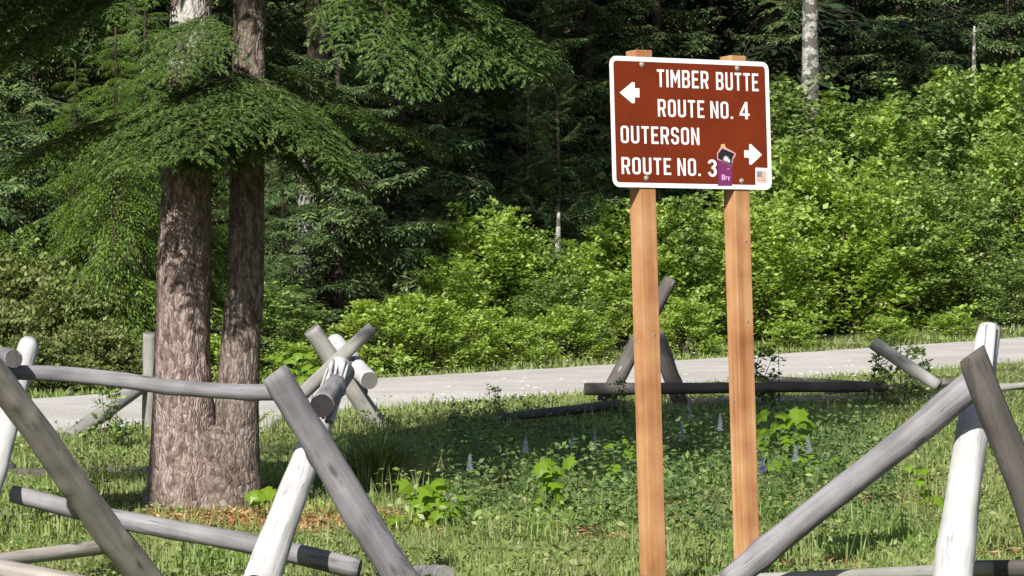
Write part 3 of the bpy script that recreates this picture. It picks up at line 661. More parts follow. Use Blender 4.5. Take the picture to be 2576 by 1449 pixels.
def trunk_mesh(name, cl, n, step, mat, amp, seed, plates=True, flare=0.0):
    """cl: list of (z, x, y, r)"""
    zs = [c[0] for c in cl]; z0, z1 = zs[0], zs[-1]
    rings = int((z1 - z0) / step) + 1; vs = []; fs = []
    for i in range(rings + 1):
        z = z0 + (z1 - z0) * i / rings
        x = np.interp(z, zs, [c[1] for c in cl]); y = np.interp(z, zs, [c[2] for c in cl]); r = np.interp(z, zs, [c[3] for c in cl])
        for j in range(n):
            a = 2 * math.pi * j / n; ca, sa = math.cos(a), math.sin(a)
            d = 1.0
            if plates:
                v1 = noise.noise(Vector((ca * r * 26 + seed, sa * r * 26, z * 3))); v2 = noise.noise(Vector((ca * r * 60 + seed, sa * r * 60, z * 9)))
                d += amp * (abs(v1) * 1.6 - .35) + amp * .5 * v2
            else: d += amp * noise.noise(Vector((ca * 1.5 + seed, sa * 1.5, z * 1.5)))
            if flare: d += flare * math.exp(-(z - z0) / .22) * (0.55 + .45 * math.cos(a * 5 + seed))
            vs.append((x + ca * r * d, y + sa * r * d, z))
    for i in range(rings):
        for j in range(n): fs.append((i * n + j, i * n + (j + 1) % n, (i + 1) * n + (j + 1) % n, (i + 1) * n + j))
    fs.append(tuple(rings * n + j for j in range(n)))
    return pydata(name, vs, fs, [mat], True)

# ---- the twin trunked conifer
ZT = 24.0; tb = gnd(505, ZT)
twin = thing('twin_trunk_conifer', 'tall conifer with twin brown trunks and drooping green boughs behind the fence', 'tree', tuple(tb))
def tp(px, py, r_px, dy=0):
    p = at(px, py, ZT) - tb; return (p.z, p.x, dy, r_px / F * ZT)
clL = [tp(474, 1330, 112), tp(473, 1270, 102), tp(470, 1180, 91), tp(464, 1060, 80), tp(458, 900, 70), tp(465, 600, 66), tp(470, 400, 60), tp(479, 100, 53), tp(484, -100, 50), (7.0, clx := tp(484, 0, 1)[1] + .02, 0, .085), (11.5, clx + .05, 0, .045), (14.2, clx + .06, 0, .012)]
clR = [tp(572, 1330, 92, .03), tp(576, 1270, 82, .03), tp(582, 1180, 70, .03), tp(593, 1060, 57, .03), tp(601, 900, 50, .05), tp(616, 700, 47, .06), tp(620, 450, 44, .08), tp(628, 100, 38, .12), (6.5, tp(640, 0, 1)[1], .2, .07), (11.0, tp(660, 0, 1)[1], .3, .035), (13.0, tp(660, 0, 1)[1], .3, .012)]
link_obj('trunk', trunk_mesh('trunk', clL, 72, .03, M['bark2'], .05, 3.0, flare=.22), twin)
link_obj('trunk', trunk_mesh('trunk', clR, 60, .03, M['bark'], .05, 9.0, flare=.22), twin)
bl = [tp(508, y_, r_, .0) for y_, r_ in ((1340, 112), (1290, 98), (1230, 85), (1160, 80), (1110, 78), (1085, 70), (1070, 50), (1062, 22))]
o = link_obj('trunk_base', trunk_mesh('trunk_base', [(z_, 0, 0, r_) for z_, x_, d_, r_ in bl], 80, .025, M['bark'], .05, 5.0, flare=.3), twin)
o.location = (bl[0][1], .01, 0); o.scale = (1.50, 1.0, 1)

def bough_mesh(name, mat, *a, **k):
    Q, T = bough(*a, **k)
    return quads_mesh(name, np.concatenate([Q, T]), [mat, M['twig']], [0] * len(Q) + [1] * len(T))
nb_me = [bough_mesh('bough', M['hemlock'], 1.5, .42, .16, .05, .055, .10, 4, 21, rise=.03),
         bough_mesh('bough', M['hemlock'], 1.3, .50, .24, .055, .055, .10, 4, 22, rise=.05),
         bough_mesh('bough', M['hemlock'], 1.7, .36, .20, .055, .06, .10, 4, 23, rise=.06)]
cb_me = [bough_mesh('bough', M['hemlock'], 1.5, .42, .18, .11, .10, .16, 0, 25, rise=.15), bough_mesh('bough', M['hemlock'], 1.5, .40, .25, .12, .10, .17, 0, 26, rise=.1)]
def add_bough(root, me, p, az, tilt, roll=0, s=1.0):
    o = link_obj('bough', me, root); o.location = p - root.location
    o.rotation_mode = 'QUATERNION'
    o.rotation_quaternion = Matrix(rotz(math.radians(az)) @ roty(math.radians(-tilt)) @ rotx(math.radians(roll))).to_quaternion()
    o.scale = (s, s, s); return o
# az: 0 = to the right, 180 = left, -90 = towards the camera.  tilt up positive
for (px, py, dz, az, tilt, roll, s, m) in [
    (560, 190, -.1, -80, -30, 0, .68, 1), (590, 165, -.1, -48, -20, -8, .95, 0), (520, 185, -.1, -132, -20, 8, .6, 0),
    (500, 265, -.1, -168, -8, 6, .88, 2), (610, 255, -.15, -32, -12, -8, .8, 1), (560, 260, -.1, -95, -24, 0, .55, 1),
    (650, 250, 0, -10, -4, -6, .8, 2), (640, 150, .1, 30, -14, 0, .8, 1),
    (660, -190, 0, -18, -13, -10, 1.35, 2), (660, -150, 0, 4, -11, -6, 1.4, 0), (860, -80, -.2, -55, -26, 0, 1.0, 1), (980, -70, 0, -40, -20, 0, 1.0, 0), (1060, -60, 0, -60, -24, 0, .9, 1),
    (450, -100, 0, 190, -12, 10, 1.35, 2), (450, -60, 0, 212, -16, 8, 1.1, 0), (430, -120, .2, 168, -8, 6, 1.4, 1), (180, -90, -.1, 215, -14, 8, 1.1, 0), (60, -60, 0, 200, -14, 8, 1.0, 2),
    (520, 200, -.1, -93, -12, 4, .95, 0), (560, 170, -.1, -84, -8, -4, .9, 1), (540, 250, -.1, -90, -14, 0, .8, 0), (575, 225, -.1, -96, -6, 0, .95, 2), (545, 245, -.1, -108, -9, 0, 1.05, 0), (600, 230, -.1, -100, -16, 0, .7, 2),
    (620, 300, 0, 15, -20, -10, .6, 0), (640, 330, -.1, -20, -26, -14, .5, 1), (520, 30, -.2, -100, -18, 0, .7, 0)]:
    add_bough(twin, nb_me[m], at(px, py, ZT + dz), az, tilt, roll, s)
rb = random.Random(5)
for k in range(320):
    z = 4.4 + 9.3 * (k / 320) ** .95; sc_ = 1.45 * (1 - (z - 3.2) / 11.6) + .25
    tr = rb.choice([(clx, 0.0), (tp(650, 0, 1)[1], .2)])
    add_bough(twin, rb.choice(cb_me), Vector(tb) + Vector((tr[0], tr[1], z)), rb.uniform(0, 360), rb.uniform(-12, 8), rb.uniform(-12, 12), sc_ * rb.uniform(.8, 1.1))

# ---- background conifers
def conifer(H, Rad, z0, nwh, per, Ls, tilt, seed, bq, pw=0.85, far=False):
    """all boughs of one crown joined"""
    r = np.random.default_rng(seed); out = []; tw = []
    z = z0
    while z < H * .985:
        f = (z - z0) / (H - z0); Lb = Rad * (1 - f) ** pw * min(1, .65 + f * 3) + .12
        for k in range(per):
            Q, T = bq[r.integers(len(bq))]
            s = Lb / Ls * r.uniform(.72, 1.15)
            A = rotz(r.uniform(0, 2 * math.pi)) @ roty(-math.radians(tilt + 28 * f + r.normal(0, 7))) @ rotx(r.normal(0, .15))
            off = np.array([0, 0, z + r.uniform(-.5, .5) * nwh])
            out.append((Q.reshape(-1, 3) * s @ A.T + off).reshape(-1, 4, 3)); tw.append((T.reshape(-1, 3) * s @ A.T + off).reshape(-1, 4, 3))
        z += nwh * (1 - .35 * f)
    return np.concatenate(out), np.concatenate(tw)
fb = [bough(1.5, .42, -.10, .10, .10, .15, 0, 31, rise=.0), bough(1.5, .38, -.16, .10, .10, .15, 0, 32, rise=-.05)]
fbl = [bough(2.4, .36, -.05, .24, .24, .36, 0, 33, rise=.1), bough(2.4, .40, .2, .28, .26, .36, 0, 34, rise=.1)]
hb = [bough(1.3, .45, .35, .085, .07, .10, 0, 35, tipdroop=.6), bough(1.3, .40, .45, .09, .07, .105, 0, 36, tipdroop=.7)]
def tree_proto(name, label, H, Rad, z0, nwh, per, Ls, tilt, seed, bq, mat, bark, rt, pw=.85):
    root = thing(name, label, 'tree')
    Q, T = conifer(H, Rad, z0, nwh, per, Ls, tilt, seed, bq, pw)
    link_obj('crown', quads_mesh('crown', np.concatenate([Q, T]), [mat, M['twig']], [0] * len(Q) + [1] * len(T)), root)
    link_obj('trunk', trunk_mesh('trunk', [(-.3, 0, 0, rt), (H * .5, 0.03, 0, rt * .55), (H, 0, 0, .01)], 14, .25, bark, .06, seed, False), root)
    return root
firA = tree_proto('fir_tree', 'x', 6.0, 1.75, .15, .34, 6, 1.5, -24, 41, fb, M['fir'], M['bark_dark'], .10)
firB = tree_proto('fir_tree', 'x', 9.0, 2.2, .3, .42, 7, 1.5, -26, 42, fb, M['fir'], M['bark_dark'], .16)
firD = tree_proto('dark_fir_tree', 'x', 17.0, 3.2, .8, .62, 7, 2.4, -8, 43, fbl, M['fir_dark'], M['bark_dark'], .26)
hemC = tree_proto('young_hemlock', 'x', 4.2, 1.35, .1, .22, 6, 1.3, -12, 44, hb, M['cedar'], M['bark_dark'], .06)
sap = tree_proto('fir_sapling', 'x', 3.4, .85, .1, .26, 5, 1.5, -6, 45, fb, M['fir'], M['bark_dark'], .04)
protos_used = set()
tall = thing('shade_fir', 'unseen tall fir with a long bare trunk, set outside the left frame edge for its shadow', 'tree', (-4.5, 18.0, H1(-4.5, 18.0)))  # unseen fir, its high crown placed to shade the grass band
Qt, Tt = conifer(16.5, 2.4, 9.4, .42, 14, 2.4, -6, 77, fbl, .8)
link_obj('crown', quads_mesh('crown', np.concatenate([Qt, Tt]), [M['fir_dark'], M['twig']], [0] * len(Qt) + [1] * len(Tt)), tall)
link_obj('trunk', trunk_mesh('trunk', [(-.3, 0, 0, .24), (8, 0.03, 0, .16), (16.5, 0, 0, .01)], 16, .2, M['bark_dark'], .06, 7, False), tall)
def put(proto, px, s, scale, label, group=None, dz=0.0, cat=None, rz=None, sz=None):
    Z = Zs(px, s); g = gnd(px, Z)
    o = proto if proto.name not in protos_used else copy_tree(proto)
    if o is proto: protos_used.add(proto.name)
    o.location = (g.x, g.y, g.z - .05 + dz); o.rotation_euler = (0, 0, R.uniform(0, 6.28) if rz is None else rz); o.scale = (scale, scale, sz or scale)
    o['label'] = label
    if group: o['group'] = group
    elif 'group' in o: del o['group']
    return o
GF = 'green firs beyond the path'
put(firA, 850, 2.6, .95, 'layered green fir between the twin trunks and the bright shrubs', GF)
put(firA, 710, 1.9, .50, 'small fir just right of the twin trunks in front of the pale snag', GF)
put(firA, 1010, 5.0, 1.15, 'fir behind the left end of the bright green shrubs', GF)
put(firB, 1180, 6.5, 1.0, 'fir in the dark gap between the trunks and the sign', GF)
put(firA, 1370, 5.2, 1.05, 'fir whose tip reaches the top left of the sign', GF)
put(firB, 1480, 8.0, 1.0, 'tall fir directly left of the sign panel', GF)
put(sap, 1400, 4.2, 1.25, 'slim fir with separate upright leader left of the sign', GF)
put(sap, 1330, 4.4, 1.1, 'slim shorter fir among dark boughs left of the sign', GF)
put(firB, 760, 9.0, .95, 'fir filling the gap right of the twin trunks at the top', GF)
put(firB, 560, 5.5, .85, 'fir seen between and behind the twin trunks', GF)
put(firA, 330, 5.5, 1.1, 'fir standing left behind the pale yellow green sprays', GF)
put(firB, 80, 6.5, .9, 'fir at the left edge of the picture', GF)
put(firA, -60, 4.5, 1.0, 'fir cut by the left frame edge', GF)
put(firB, 1650, 9.5, 1.0, 'fir rising behind the sign panel', GF)
put(firB, 1960, 9.5, .95, 'fir right behind the right post of the sign', GF)
put(firB, 2260, 9.0, 1.0, 'fir whose boughs hang over the shrubs at upper right', GF)
put(firA, 2540, 8.5, 1.3, 'fir in the upper right corner', GF)
GH = 'young yellow green conifers left of the trunks'
put(hemC, 290, 1.9, 1.0, 'bright yellow green drooping young conifer left of the twin trunks', GH)
put(hemC, 190, 2.8, .85, 'smaller yellow green young conifer further left', GH)
put(hemC, 365, 2.6, 1.05, 'yellow green young conifer hidden partly by the left trunk', GH)
put(hemC, 565, 2.4, .62, 'low yellow green young conifer in the gap between the trunks', GH)
GD = 'dark tall firs of the forest behind'
Qh, Th = conifer(15.5, 2.8, 5.6, .6, 8, 2.4, -10, 78, fbl, .7)  # crowns added above the view to darken the forest behind them
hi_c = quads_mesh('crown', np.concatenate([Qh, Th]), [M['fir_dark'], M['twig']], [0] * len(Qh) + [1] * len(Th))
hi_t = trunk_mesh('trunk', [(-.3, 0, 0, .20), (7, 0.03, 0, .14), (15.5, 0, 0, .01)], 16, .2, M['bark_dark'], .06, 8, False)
for px, s_, lb in [(615, 3.6, 'tall fir added for shade, its bare lower trunk directly behind the right twin trunk'), (800, 7.0, 'tall fir added for shade, its bare lower trunk deep in the dark gap'), (1090, 8.0, 'tall fir added for shade, its bare dark trunk left of centre')]:
    g = gnd(px, Zs(px, s_)); t_ = thing('shade_fir', lb, 'tree', tuple(g), R.uniform(0, 6), group='high crowned firs added to shade the forest edge')
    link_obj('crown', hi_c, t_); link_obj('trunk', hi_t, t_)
t_ = thing('shade_fir', 'tall narrow fir added outside the left frame edge to deepen the shadow', 'tree', (-3.6, 21.5, H1(-3.6, 21.5)))  # unseen second fir, added to strengthen the shadow band
Qu, Tu = conifer(14.0, 2.1, 7.9, .4, 14, 2.4, -8, 79, fbl, .75)
link_obj('crown', quads_mesh('crown', np.concatenate([Qu, Tu]), [M['fir_dark'], M['twig']], [0] * len(Qu) + [1] * len(Tu)), t_)
link_obj('trunk', trunk_mesh('trunk', [(-.3, 0, 0, .2), (7, 0.03, 0, .14), (14, 0, 0, .01)], 16, .2, M['bark_dark'], .06, 9, False), t_)
k = 0
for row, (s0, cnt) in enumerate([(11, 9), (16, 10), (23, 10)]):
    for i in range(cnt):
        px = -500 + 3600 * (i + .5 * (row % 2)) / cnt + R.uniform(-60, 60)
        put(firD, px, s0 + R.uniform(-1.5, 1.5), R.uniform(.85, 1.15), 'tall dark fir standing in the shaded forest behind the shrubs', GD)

# pale trunks that show through
def bare_trunk(px, s, w, y0, label, lean=0.0, h=9.0, mat='bark_pale'):
    Z = Zs(px, s); g = gnd(px, Z); root = thing('pale_trunk_tree', label, 'tree', tuple(g))
    r = w / 2 / F * Z
    link_obj('trunk', trunk_mesh('trunk', [(-.2, 0, 0, r * 1.15), (h * .5, lean * h * .5, 0, r * .9), (h, lean * h, 0, r * .4)], 18, .12, M[mat], .10, px, False), root)
    Q, T = conifer(h + 3, 1.8, h - 1.0, .35, 5, 1.5, -5, int(px), fb)
    link_obj('crown', quads_mesh('crown', np.concatenate([Q, T]), [M['fir'], M['twig']], [0] * len(Q) + [1] * len(T)), root)
bare_trunk(2038, 6.2, 46, 0, 'pale birch like trunk standing above the right corner of the sign')
def snag(px, s, w, ytop, label):
    Z = Zs(px, s); g = gnd(px, Z); root = thing('pale_snag', label, 'dead trunk', tuple(g)); r = w / 2 / F * Z
    h = EYE + (HOR - ytop) / F * Z - g.z
    link_obj('trunk', trunk_mesh('trunk', [(-.2, 0, 0, r * 1.15), (h * .8, .02, 0, r * .95), (h, .03, 0, r * .45)], 16, .08, M['bark_pale'], .12, px, False), root)
    q = []; rr = random.Random(px)
    for i in range(5 if w > 20 else 1):
        z = h * rr.uniform(.6, .97); a = rr.uniform(0, 6.28); b = np.array([0, 0, z]); q += tube(b, b + np.array([math.cos(a) * .35, math.sin(a) * .35, .08]), .014, .004)
    link_obj('stub', quads_mesh('stub', q, [M['bark_pale']]), root)
snag(762, 3.4, 34, 395, 'pale broken snag showing through the fir right of the twin trunks')
snag(1400, 3.0, 16, 535, 'thin grey snag among the shrubs left of the sign post')
snag(2447, 6.6, 12, 66, 'thin pale snag near the upper right corner')

# ---- deciduous shrubs
def shrub_quads(H, Rx, nl, per, ls, seed, sig=.17, lo=.05, droop=0.0):
    """leaves strung along arching shoots that start inside and end on the outline"""
    r = np.random.default_rng(seed); out = []; cs = []
    nsh = nl
    for i in range(nsh):
        a = r.uniform(0, 2 * math.pi); f = r.uniform(lo, 1) ** .85
        rad = Rx * math.sqrt(max(0.03, 1 - (f * .93) ** 2.4)) * r.uniform(.55, 1.12)
        tip = np.array([math.cos(a) * rad, math.sin(a) * rad, H * f * r.uniform(.9, 1.1)])
        st = np.array([tip[0] * .45, tip[1] * .45, max(.05, tip[2] - H * r.uniform(.12, .26))])
        cs.append(tip)
        n = int(per * r.uniform(.6, 1.3)); t = r.random(n) ** .8
        mid = (st + tip) / 2 + np.array([0, 0, .12 * H * r.uniform(.2, 1)])
        p = ((1 - t) ** 2)[:, None] * st + (2 * t * (1 - t))[:, None] * mid + (t ** 2)[:, None] * tip
        ax = tip - st; ax = ax / np.linalg.norm(ax)
        p = p + r.normal(0, 1, (n, 3)) * [sig * .7, sig * .7, sig * .35] * (1.15 - .6 * t)[:, None]
        tilt = np.array([math.cos(a), math.sin(a), 0]) * .35 + r.normal(0, .25, 3)
        d = r.normal(0, 1, (n, 3)) * [1, 1, .25] + ax * .7 + [0, 0, -.2 - droop]
        nr = r.normal(0, .32, (n, 3)) + [0, 0, 1.0] + tilt
        L = ls * r.uniform(.6, 1.25, n)
        out.append(diamonds(p, d, L, L * r.uniform(.55, .8, n), nr, r.uniform(-.15, .3)))
    return np.concatenate(out), np.array(cs)
def stems_quads(H, cs, seed, n=26, rr=.016):
    r = np.random.default_rng(seed); q = []
    for c in cs[r.choice(len(cs), min(n, len(cs)), replace=False)]:
        b = np.array([r.normal(0, .15), r.normal(0, .15), -.1]); mid = np.array([b[0] + (c[0] - b[0]) * .35, b[1] + (c[1] - b[1]) * .35, c[2] * .6])
        q += tube(b, mid, rr, rr * .75) + tube(mid, c, rr * .75, rr * .35)
    return np.array(q)
def shrub_proto(name, H, Rx, nl, per, ls, seed, mat, **kw):
    root = thing(name, 'x', 'shrub')
    Q, cs = shrub_quads(H, Rx, nl, per, ls, seed, **kw)
    link_obj('foliage', quads_mesh('foliage', Q, [mat]), root)
    link_obj('stem', quads_mesh('stem', stems_quads(H, cs, seed), [M['twig']]), root)
    return root
sA = shrub_proto('maple_shrub', 3.0, 1.6, 190, 62, .115, 51, M['maple'])
sB = shrub_proto('maple_shrub', 2.6, 1.4, 160, 60, .105, 52, M['maple_bright'])
sC = shrub_proto('low_shrub', 1.2, 1.0, 100, 56, .085, 53, M['maple_bright'], sig=.12)
sD = shrub_proto('willow_shrub', 3.2, 1.6, 190, 56, .11, 54, M['maple_dull'], droop=.3)
sE = shrub_proto('bank_herb', 1.1, 1.0, 190, 70, .075, 55, M['bank'], sig=.12, droop=-.9)
GS = 'leafy deciduous shrubs beyond the path'
def S(proto, px, s, top, label, group=GS, grow=1.0):
    """scaled so that its top reaches picture row `top`"""
    Z = Zs(px, s); g = gnd(px, Z); want = EYE + (HOR - top) / F * Z - g.z
    H0 = {sA: 3.0, sB: 2.6, sC: 1.2, sD: 3.2, sE: 1.1}[proto] * 1.05
    k = want / H0
    return put(proto, px, s, max(k, .5) * 1.0 if k < 1.25 else k * .92, label, group, sz=k)
S(sC, 945, .9, 745, 'low bright bush at the left end of the shrub row above the crossed logs')
S(sC, 1060, 1.0, 730, 'low bright bush second along the verge')
S(sC, 1180, 1.1, 770, 'low rounded bush on the verge left of the far fence')
S(sC, 1300, 1.0, 790, 'low rounded bush on the verge below the shrub tips')
S(sB, 1130, 2.2, 640, 'bright shrub with ragged top right of the dark fir')
S(sB, 1215, 3.2, 505, 'bright green shrub with a narrow tip left of the sign')
S(sA, 1330, 3.0, 560, 'mid green shrub below the slim firs')
S(sC, 1430, 1.2, 760, 'low bush left of the far buck')
S(sB, 1450, 2.6, 600, 'bright shrub just left of the left post')
S(sD, 1400, 2.0, 680, 'dull green twiggy shrub left of the far buck')
S(sB, 1570, 3.4, 500, 'bright shrub behind the left post under the sign')
S(sA, 1690, 3.2, 480, 'green shrub framed between the two posts')
S(sC, 1730, 1.0, 740, 'low bush between the two posts by the path')
S(sB, 1790, 3.6, 520, 'bright shrub left of the right post')
S(sB, 1900, 3.0, 480, 'bright leafy shrub right beside the right post')
S(sA, 1990, 4.2, 330, 'tall green shrub right of the sign panel')
S(sD, 2010, 6.0, 190, 'grey green shrub rising beside the upper right corner of the sign')
S(sB, 2110, 3.2, 400, 'bright round shrub in the middle of the right thicket')
S(sA, 2160, 5.0, 230, 'tall shrub in the right thicket with a dark hollow below')
S(sC, 2000, 1.0, 800, 'low verge bush right of the right post')
S(sC, 2230, 1.0, 790, 'low verge bush above the leaning pale log')
S(sA, 2270, 3.2, 430, 'dense shrub above the leaning pale log')
S(sD, 2330, 5.5, 190, 'dull tall shrub near the top of the right thicket')
S(sD, 2400, 3.4, 420, 'dull leafy shrub above the right fence leg')
S(sA, 2470, 5.2, 150, 'tallest shrub near the upper right corner')
S(sC, 2400, 1.0, 780, 'low verge bush left of the pale fence top')
S(sA, 2560, 3.6, 330, 'shrub cut by the right frame edge')
S(sD, 2560, 1.6, 640, 'dull low shrub cut by the right frame edge')
S(sA, 2700, 4.5, 200, 'shrub just outside the right frame edge')
S(sD, 2640, 2.2, 560, 'dull shrub behind the right fence')
GB = 'pale herb clumps on the left bank'
for i, (px, s, top, lb) in enumerate([(-20, 1.6, 760, 'pale herb clump at the far left frame edge'), (70, 1.0, 840, 'pale herb clump low on the bank above the rail'), (150, 2.2, 720, 'pale herb clump upper middle of the left bank'), (240, 1.2, 810, 'pale herb clump below the yellow green conifers'), (330, 2.0, 760, 'pale herb clump left of the trunk'), (60, 2.9, 650, 'tall pale herb clump high on the left bank'), (350, .9, 870, 'low pale herb clump beside the upright post'), (180, .8, 890, 'low pale herb clump at the verge on the left')]):
    S(sE, px, s, top, lb, GB)
S(sD, 20, 3.4, 560, 'dull shrub at the left frame edge above the bank')
S(sC, 745, .8, 850, 'bright small bush between the trunk and crossed logs')
S(sD, 690, 1.3, 700, 'dull small shrub right behind the right trunk')
S(sC, 560, .8, 830, 'low bush glimpsed between the twin trunks')

# ------------------------------------------------------------------ ground cover (uncountable)
def scatter(n, y0, y1, margin=1.1, seed=1, pw=1.0):
    r = np.random.default_rng(seed)
    y = y0 + (y1 - y0) * r.random(n) ** pw
    x = r.uniform(-1, 1, n) * (.1328 * y * margin + .25)
    return x, y, r
def nfield(x, y, sc, off=0.0):
    return (np.sin(x * sc + off) * np.cos(y * sc * .8 + off * 1.7) + np.sin(x * sc * 2.3 + y * sc * 1.1 + off) * .6 + np.cos(x * sc * .7 - y * sc * 1.9 + 2 * off) * .7) / 2.3
def blades(x, y, r, l0, l1, w, lean=.45, upz=1.0):
    n = len(x); z = hgt(x, y) - .01
    a = r.uniform(0, 2 * math.pi, n); ln = np.abs(r.normal(0, lean, n))
    d = np.stack([np.cos(a) * ln, np.sin(a) * ln, np.full(n, upz)], 1)
    a2 = r.uniform(0, 2 * math.pi, n)
    L = r.uniform(l0, l1, n)
    return diamonds(np.stack([x, y, z], 1), d, L, w * r.uniform(.7, 1.3, n), np.stack([np.cos(a2), np.sin(a2), np.full(n, .1)], 1), 0, .35)
def onpath(x, y): s = sdist(x, y); return (s > -4.25) & (s < -.05)
# distance from the needle bed at the tree foot
def duff(x, y): return np.exp(-(((x + 1.42) / .6) ** 2 + ((y - 22.9) / .9) ** 2))
x, y, r = scatter(230000, 15.2, 60, seed=61, pw=1.5)
keep = (~onpath(x, y)) & (sdist(x, y) < 0) & (r.random(len(x)) > duff(x, y) * .85) & (nfield(x, y, 1.4, 2) > -.62 + r.random(len(x)) * .25)
x, y = x[keep], y[keep]
tag(link_obj('grass', quads_mesh('grass', blades(x, y, r, .035, .09, .013, 1.0), [M['grass']])), 'short green grass covering the meadow', None, kind='stuff')
# bunch grass and verge grass
x, y, r = scatter(60000, 33, 64, seed=62)
s_ = sdist(x, y); keep = ((s_ > -.1) & (s_ < 2.2)) | ((s_ < -4.1) & (s_ > -5.2)); x, y = x[keep], y[keep]
tag(link_obj('verge_grass', quads_mesh('verge_grass', blades(x, y, r, .04, .12, .02, 1.1), [M['grass']])), 'rough grass along both edges of the path', None, kind='stuff')
# clover and low broad leaves
def low_leaves(n, y0, y1, seed, size, hmax, thr, sc, off, zone=None, flatn=1.0):
    x, y, r = scatter(n, y0, y1, seed=seed)
    f = nfield(x, y, sc, off); keep = (f > thr + r.random(n) * .3) & (~onpath(x, y)) & (sdist(x, y) < 0)
    if zone is not None: keep &= zone(x, y, r)
    x, y, f = x[keep], y[keep], f[keep]; m = len(x)
    hh = hmax * np.clip((f - thr) * 1.6, .15, 1)
    z = hgt(x, y) + hh * r.random(m) ** .6
    d = r.normal(0, 1, (m, 3)) * [1, 1, .4]
    nr = r.normal(0, .4, (m, 3)) + [0, -.15, 1]
    L = size * r.uniform(.6, 1.2, m)
    return diamonds(np.stack([x, y, z], 1), d, L, L * .6, nr, .15)
Q = low_leaves(110000, 15.5, 40, 63, .032, .07, -.3, 1.9, .7, lambda x, y, r: r.random(len(x)) > duff(x, y) * 1.2)
tag(link_obj('clover', quads_mesh('clover', Q, [M['clover']])), 'low clover and weed leaves mixed into the grass', None, kind='stuff')
def zl(x, y, r):
    px = CX + x / y * F; return (px > 1130) & (px < 2250) & (y > 21.5) & (y < 31.5)
Q = low_leaves(60000, 21, 32, 64, .05, .36, -.2, 2.1, 3.1, zl)
tag(link_obj('herb_foliage', quads_mesh('herb_foliage', Q, [M['lupine']])), 'knee high bluish green herbs around the sign posts', None, kind='stuff')
x, y, r = scatter(60000, 16.5, 36, seed=67)
px_ = CX + x / y * F
keep = (nfield(x, y, 2.3, 5) > .30 + .25 * r.random(len(x))) & (sdist(x, y) < -4.6) & ~((px_ > 250) & (px_ < 760) & (y > 22) & (y < 24.5))
x, y = x[keep], y[keep]
Qa = blades(x, y, r, .10, .26, .010, .35)
d = r.normal(0, 1, (len(x), 3)) * [1, 1, .5]; zt = hgt(x, y) + r.uniform(.05, .22, len(x)); Lw = r.uniform(.03, .06, len(x))
Qb = diamonds(np.stack([x + r.normal(0, .03, len(x)), y, zt], 1), d, Lw, Lw * .5, r.normal(0, .5, (len(x), 3)) + [0, -.2, 1], .15)
tag(link_obj('tall_weeds', quads_mesh('tall_weeds', np.concatenate([Qa, Qb]), [M['grass']])), 'uneven taller weeds in patches over the meadow', None, kind='stuff')
# needle bed and scattered dry litter
r = np.random.default_rng(65); n_ = 24000
x = np.concatenate([r.normal(-1.5, .36, n_), r.uniform(-3, 3.5, 40000)]); y = np.concatenate([r.normal(22.9, .6, n_), r.uniform(16, 30, 40000)])
k_ = (nfield(x, y, 1.4, 2) < -.35) | (np.arange(len(x)) < n_); x, y = x[k_], y[k_]; m = len(x)
d = r.normal(0, 1, (m, 3)) * [1, 1, .12]
Q = diamonds(np.stack([x, y, hgt(x, y) + r.uniform(.004, .022, m)], 1), d, r.uniform(.03, .09, m), r.uniform(.008, .02, m), r.normal(0, .3, (m, 3)) + [0, 0, 1], .1)
tag(link_obj('needle_litter', quads_mesh('needle_litter', Q, [M['dry']])), 'orange brown needle litter at the foot of the twin trunks', None, kind='stuff')
# daisies along the far verge
x, y, r = scatter(900, 36, 62, seed=66); s_ = sdist(x, y); keep = ((s_ > .0) & (s_ < .8)) | ((s_ < -4.3) & (s_ > -5.5)); x, y = x[keep], y[keep]; m = len(x)
P0 = np.stack([x, y, hgt(x, y) + r.uniform(.08, .24, m)], 1); FQ = []
for a in (0, 2.1, 4.2):
    FQ.append(diamonds(P0, np.tile([math.cos(a), math.sin(a), .1], (m, 1)), np.full(m, .03), np.full(m, .024), np.tile([0, -.4, 1.], (m, 1)), 0))
tag(link_obj('daisies', quads_mesh('daisies', np.concatenate(FQ), [M['petal']])), 'tiny white and yellow flowers dotted along the path verges', None, kind='stuff')

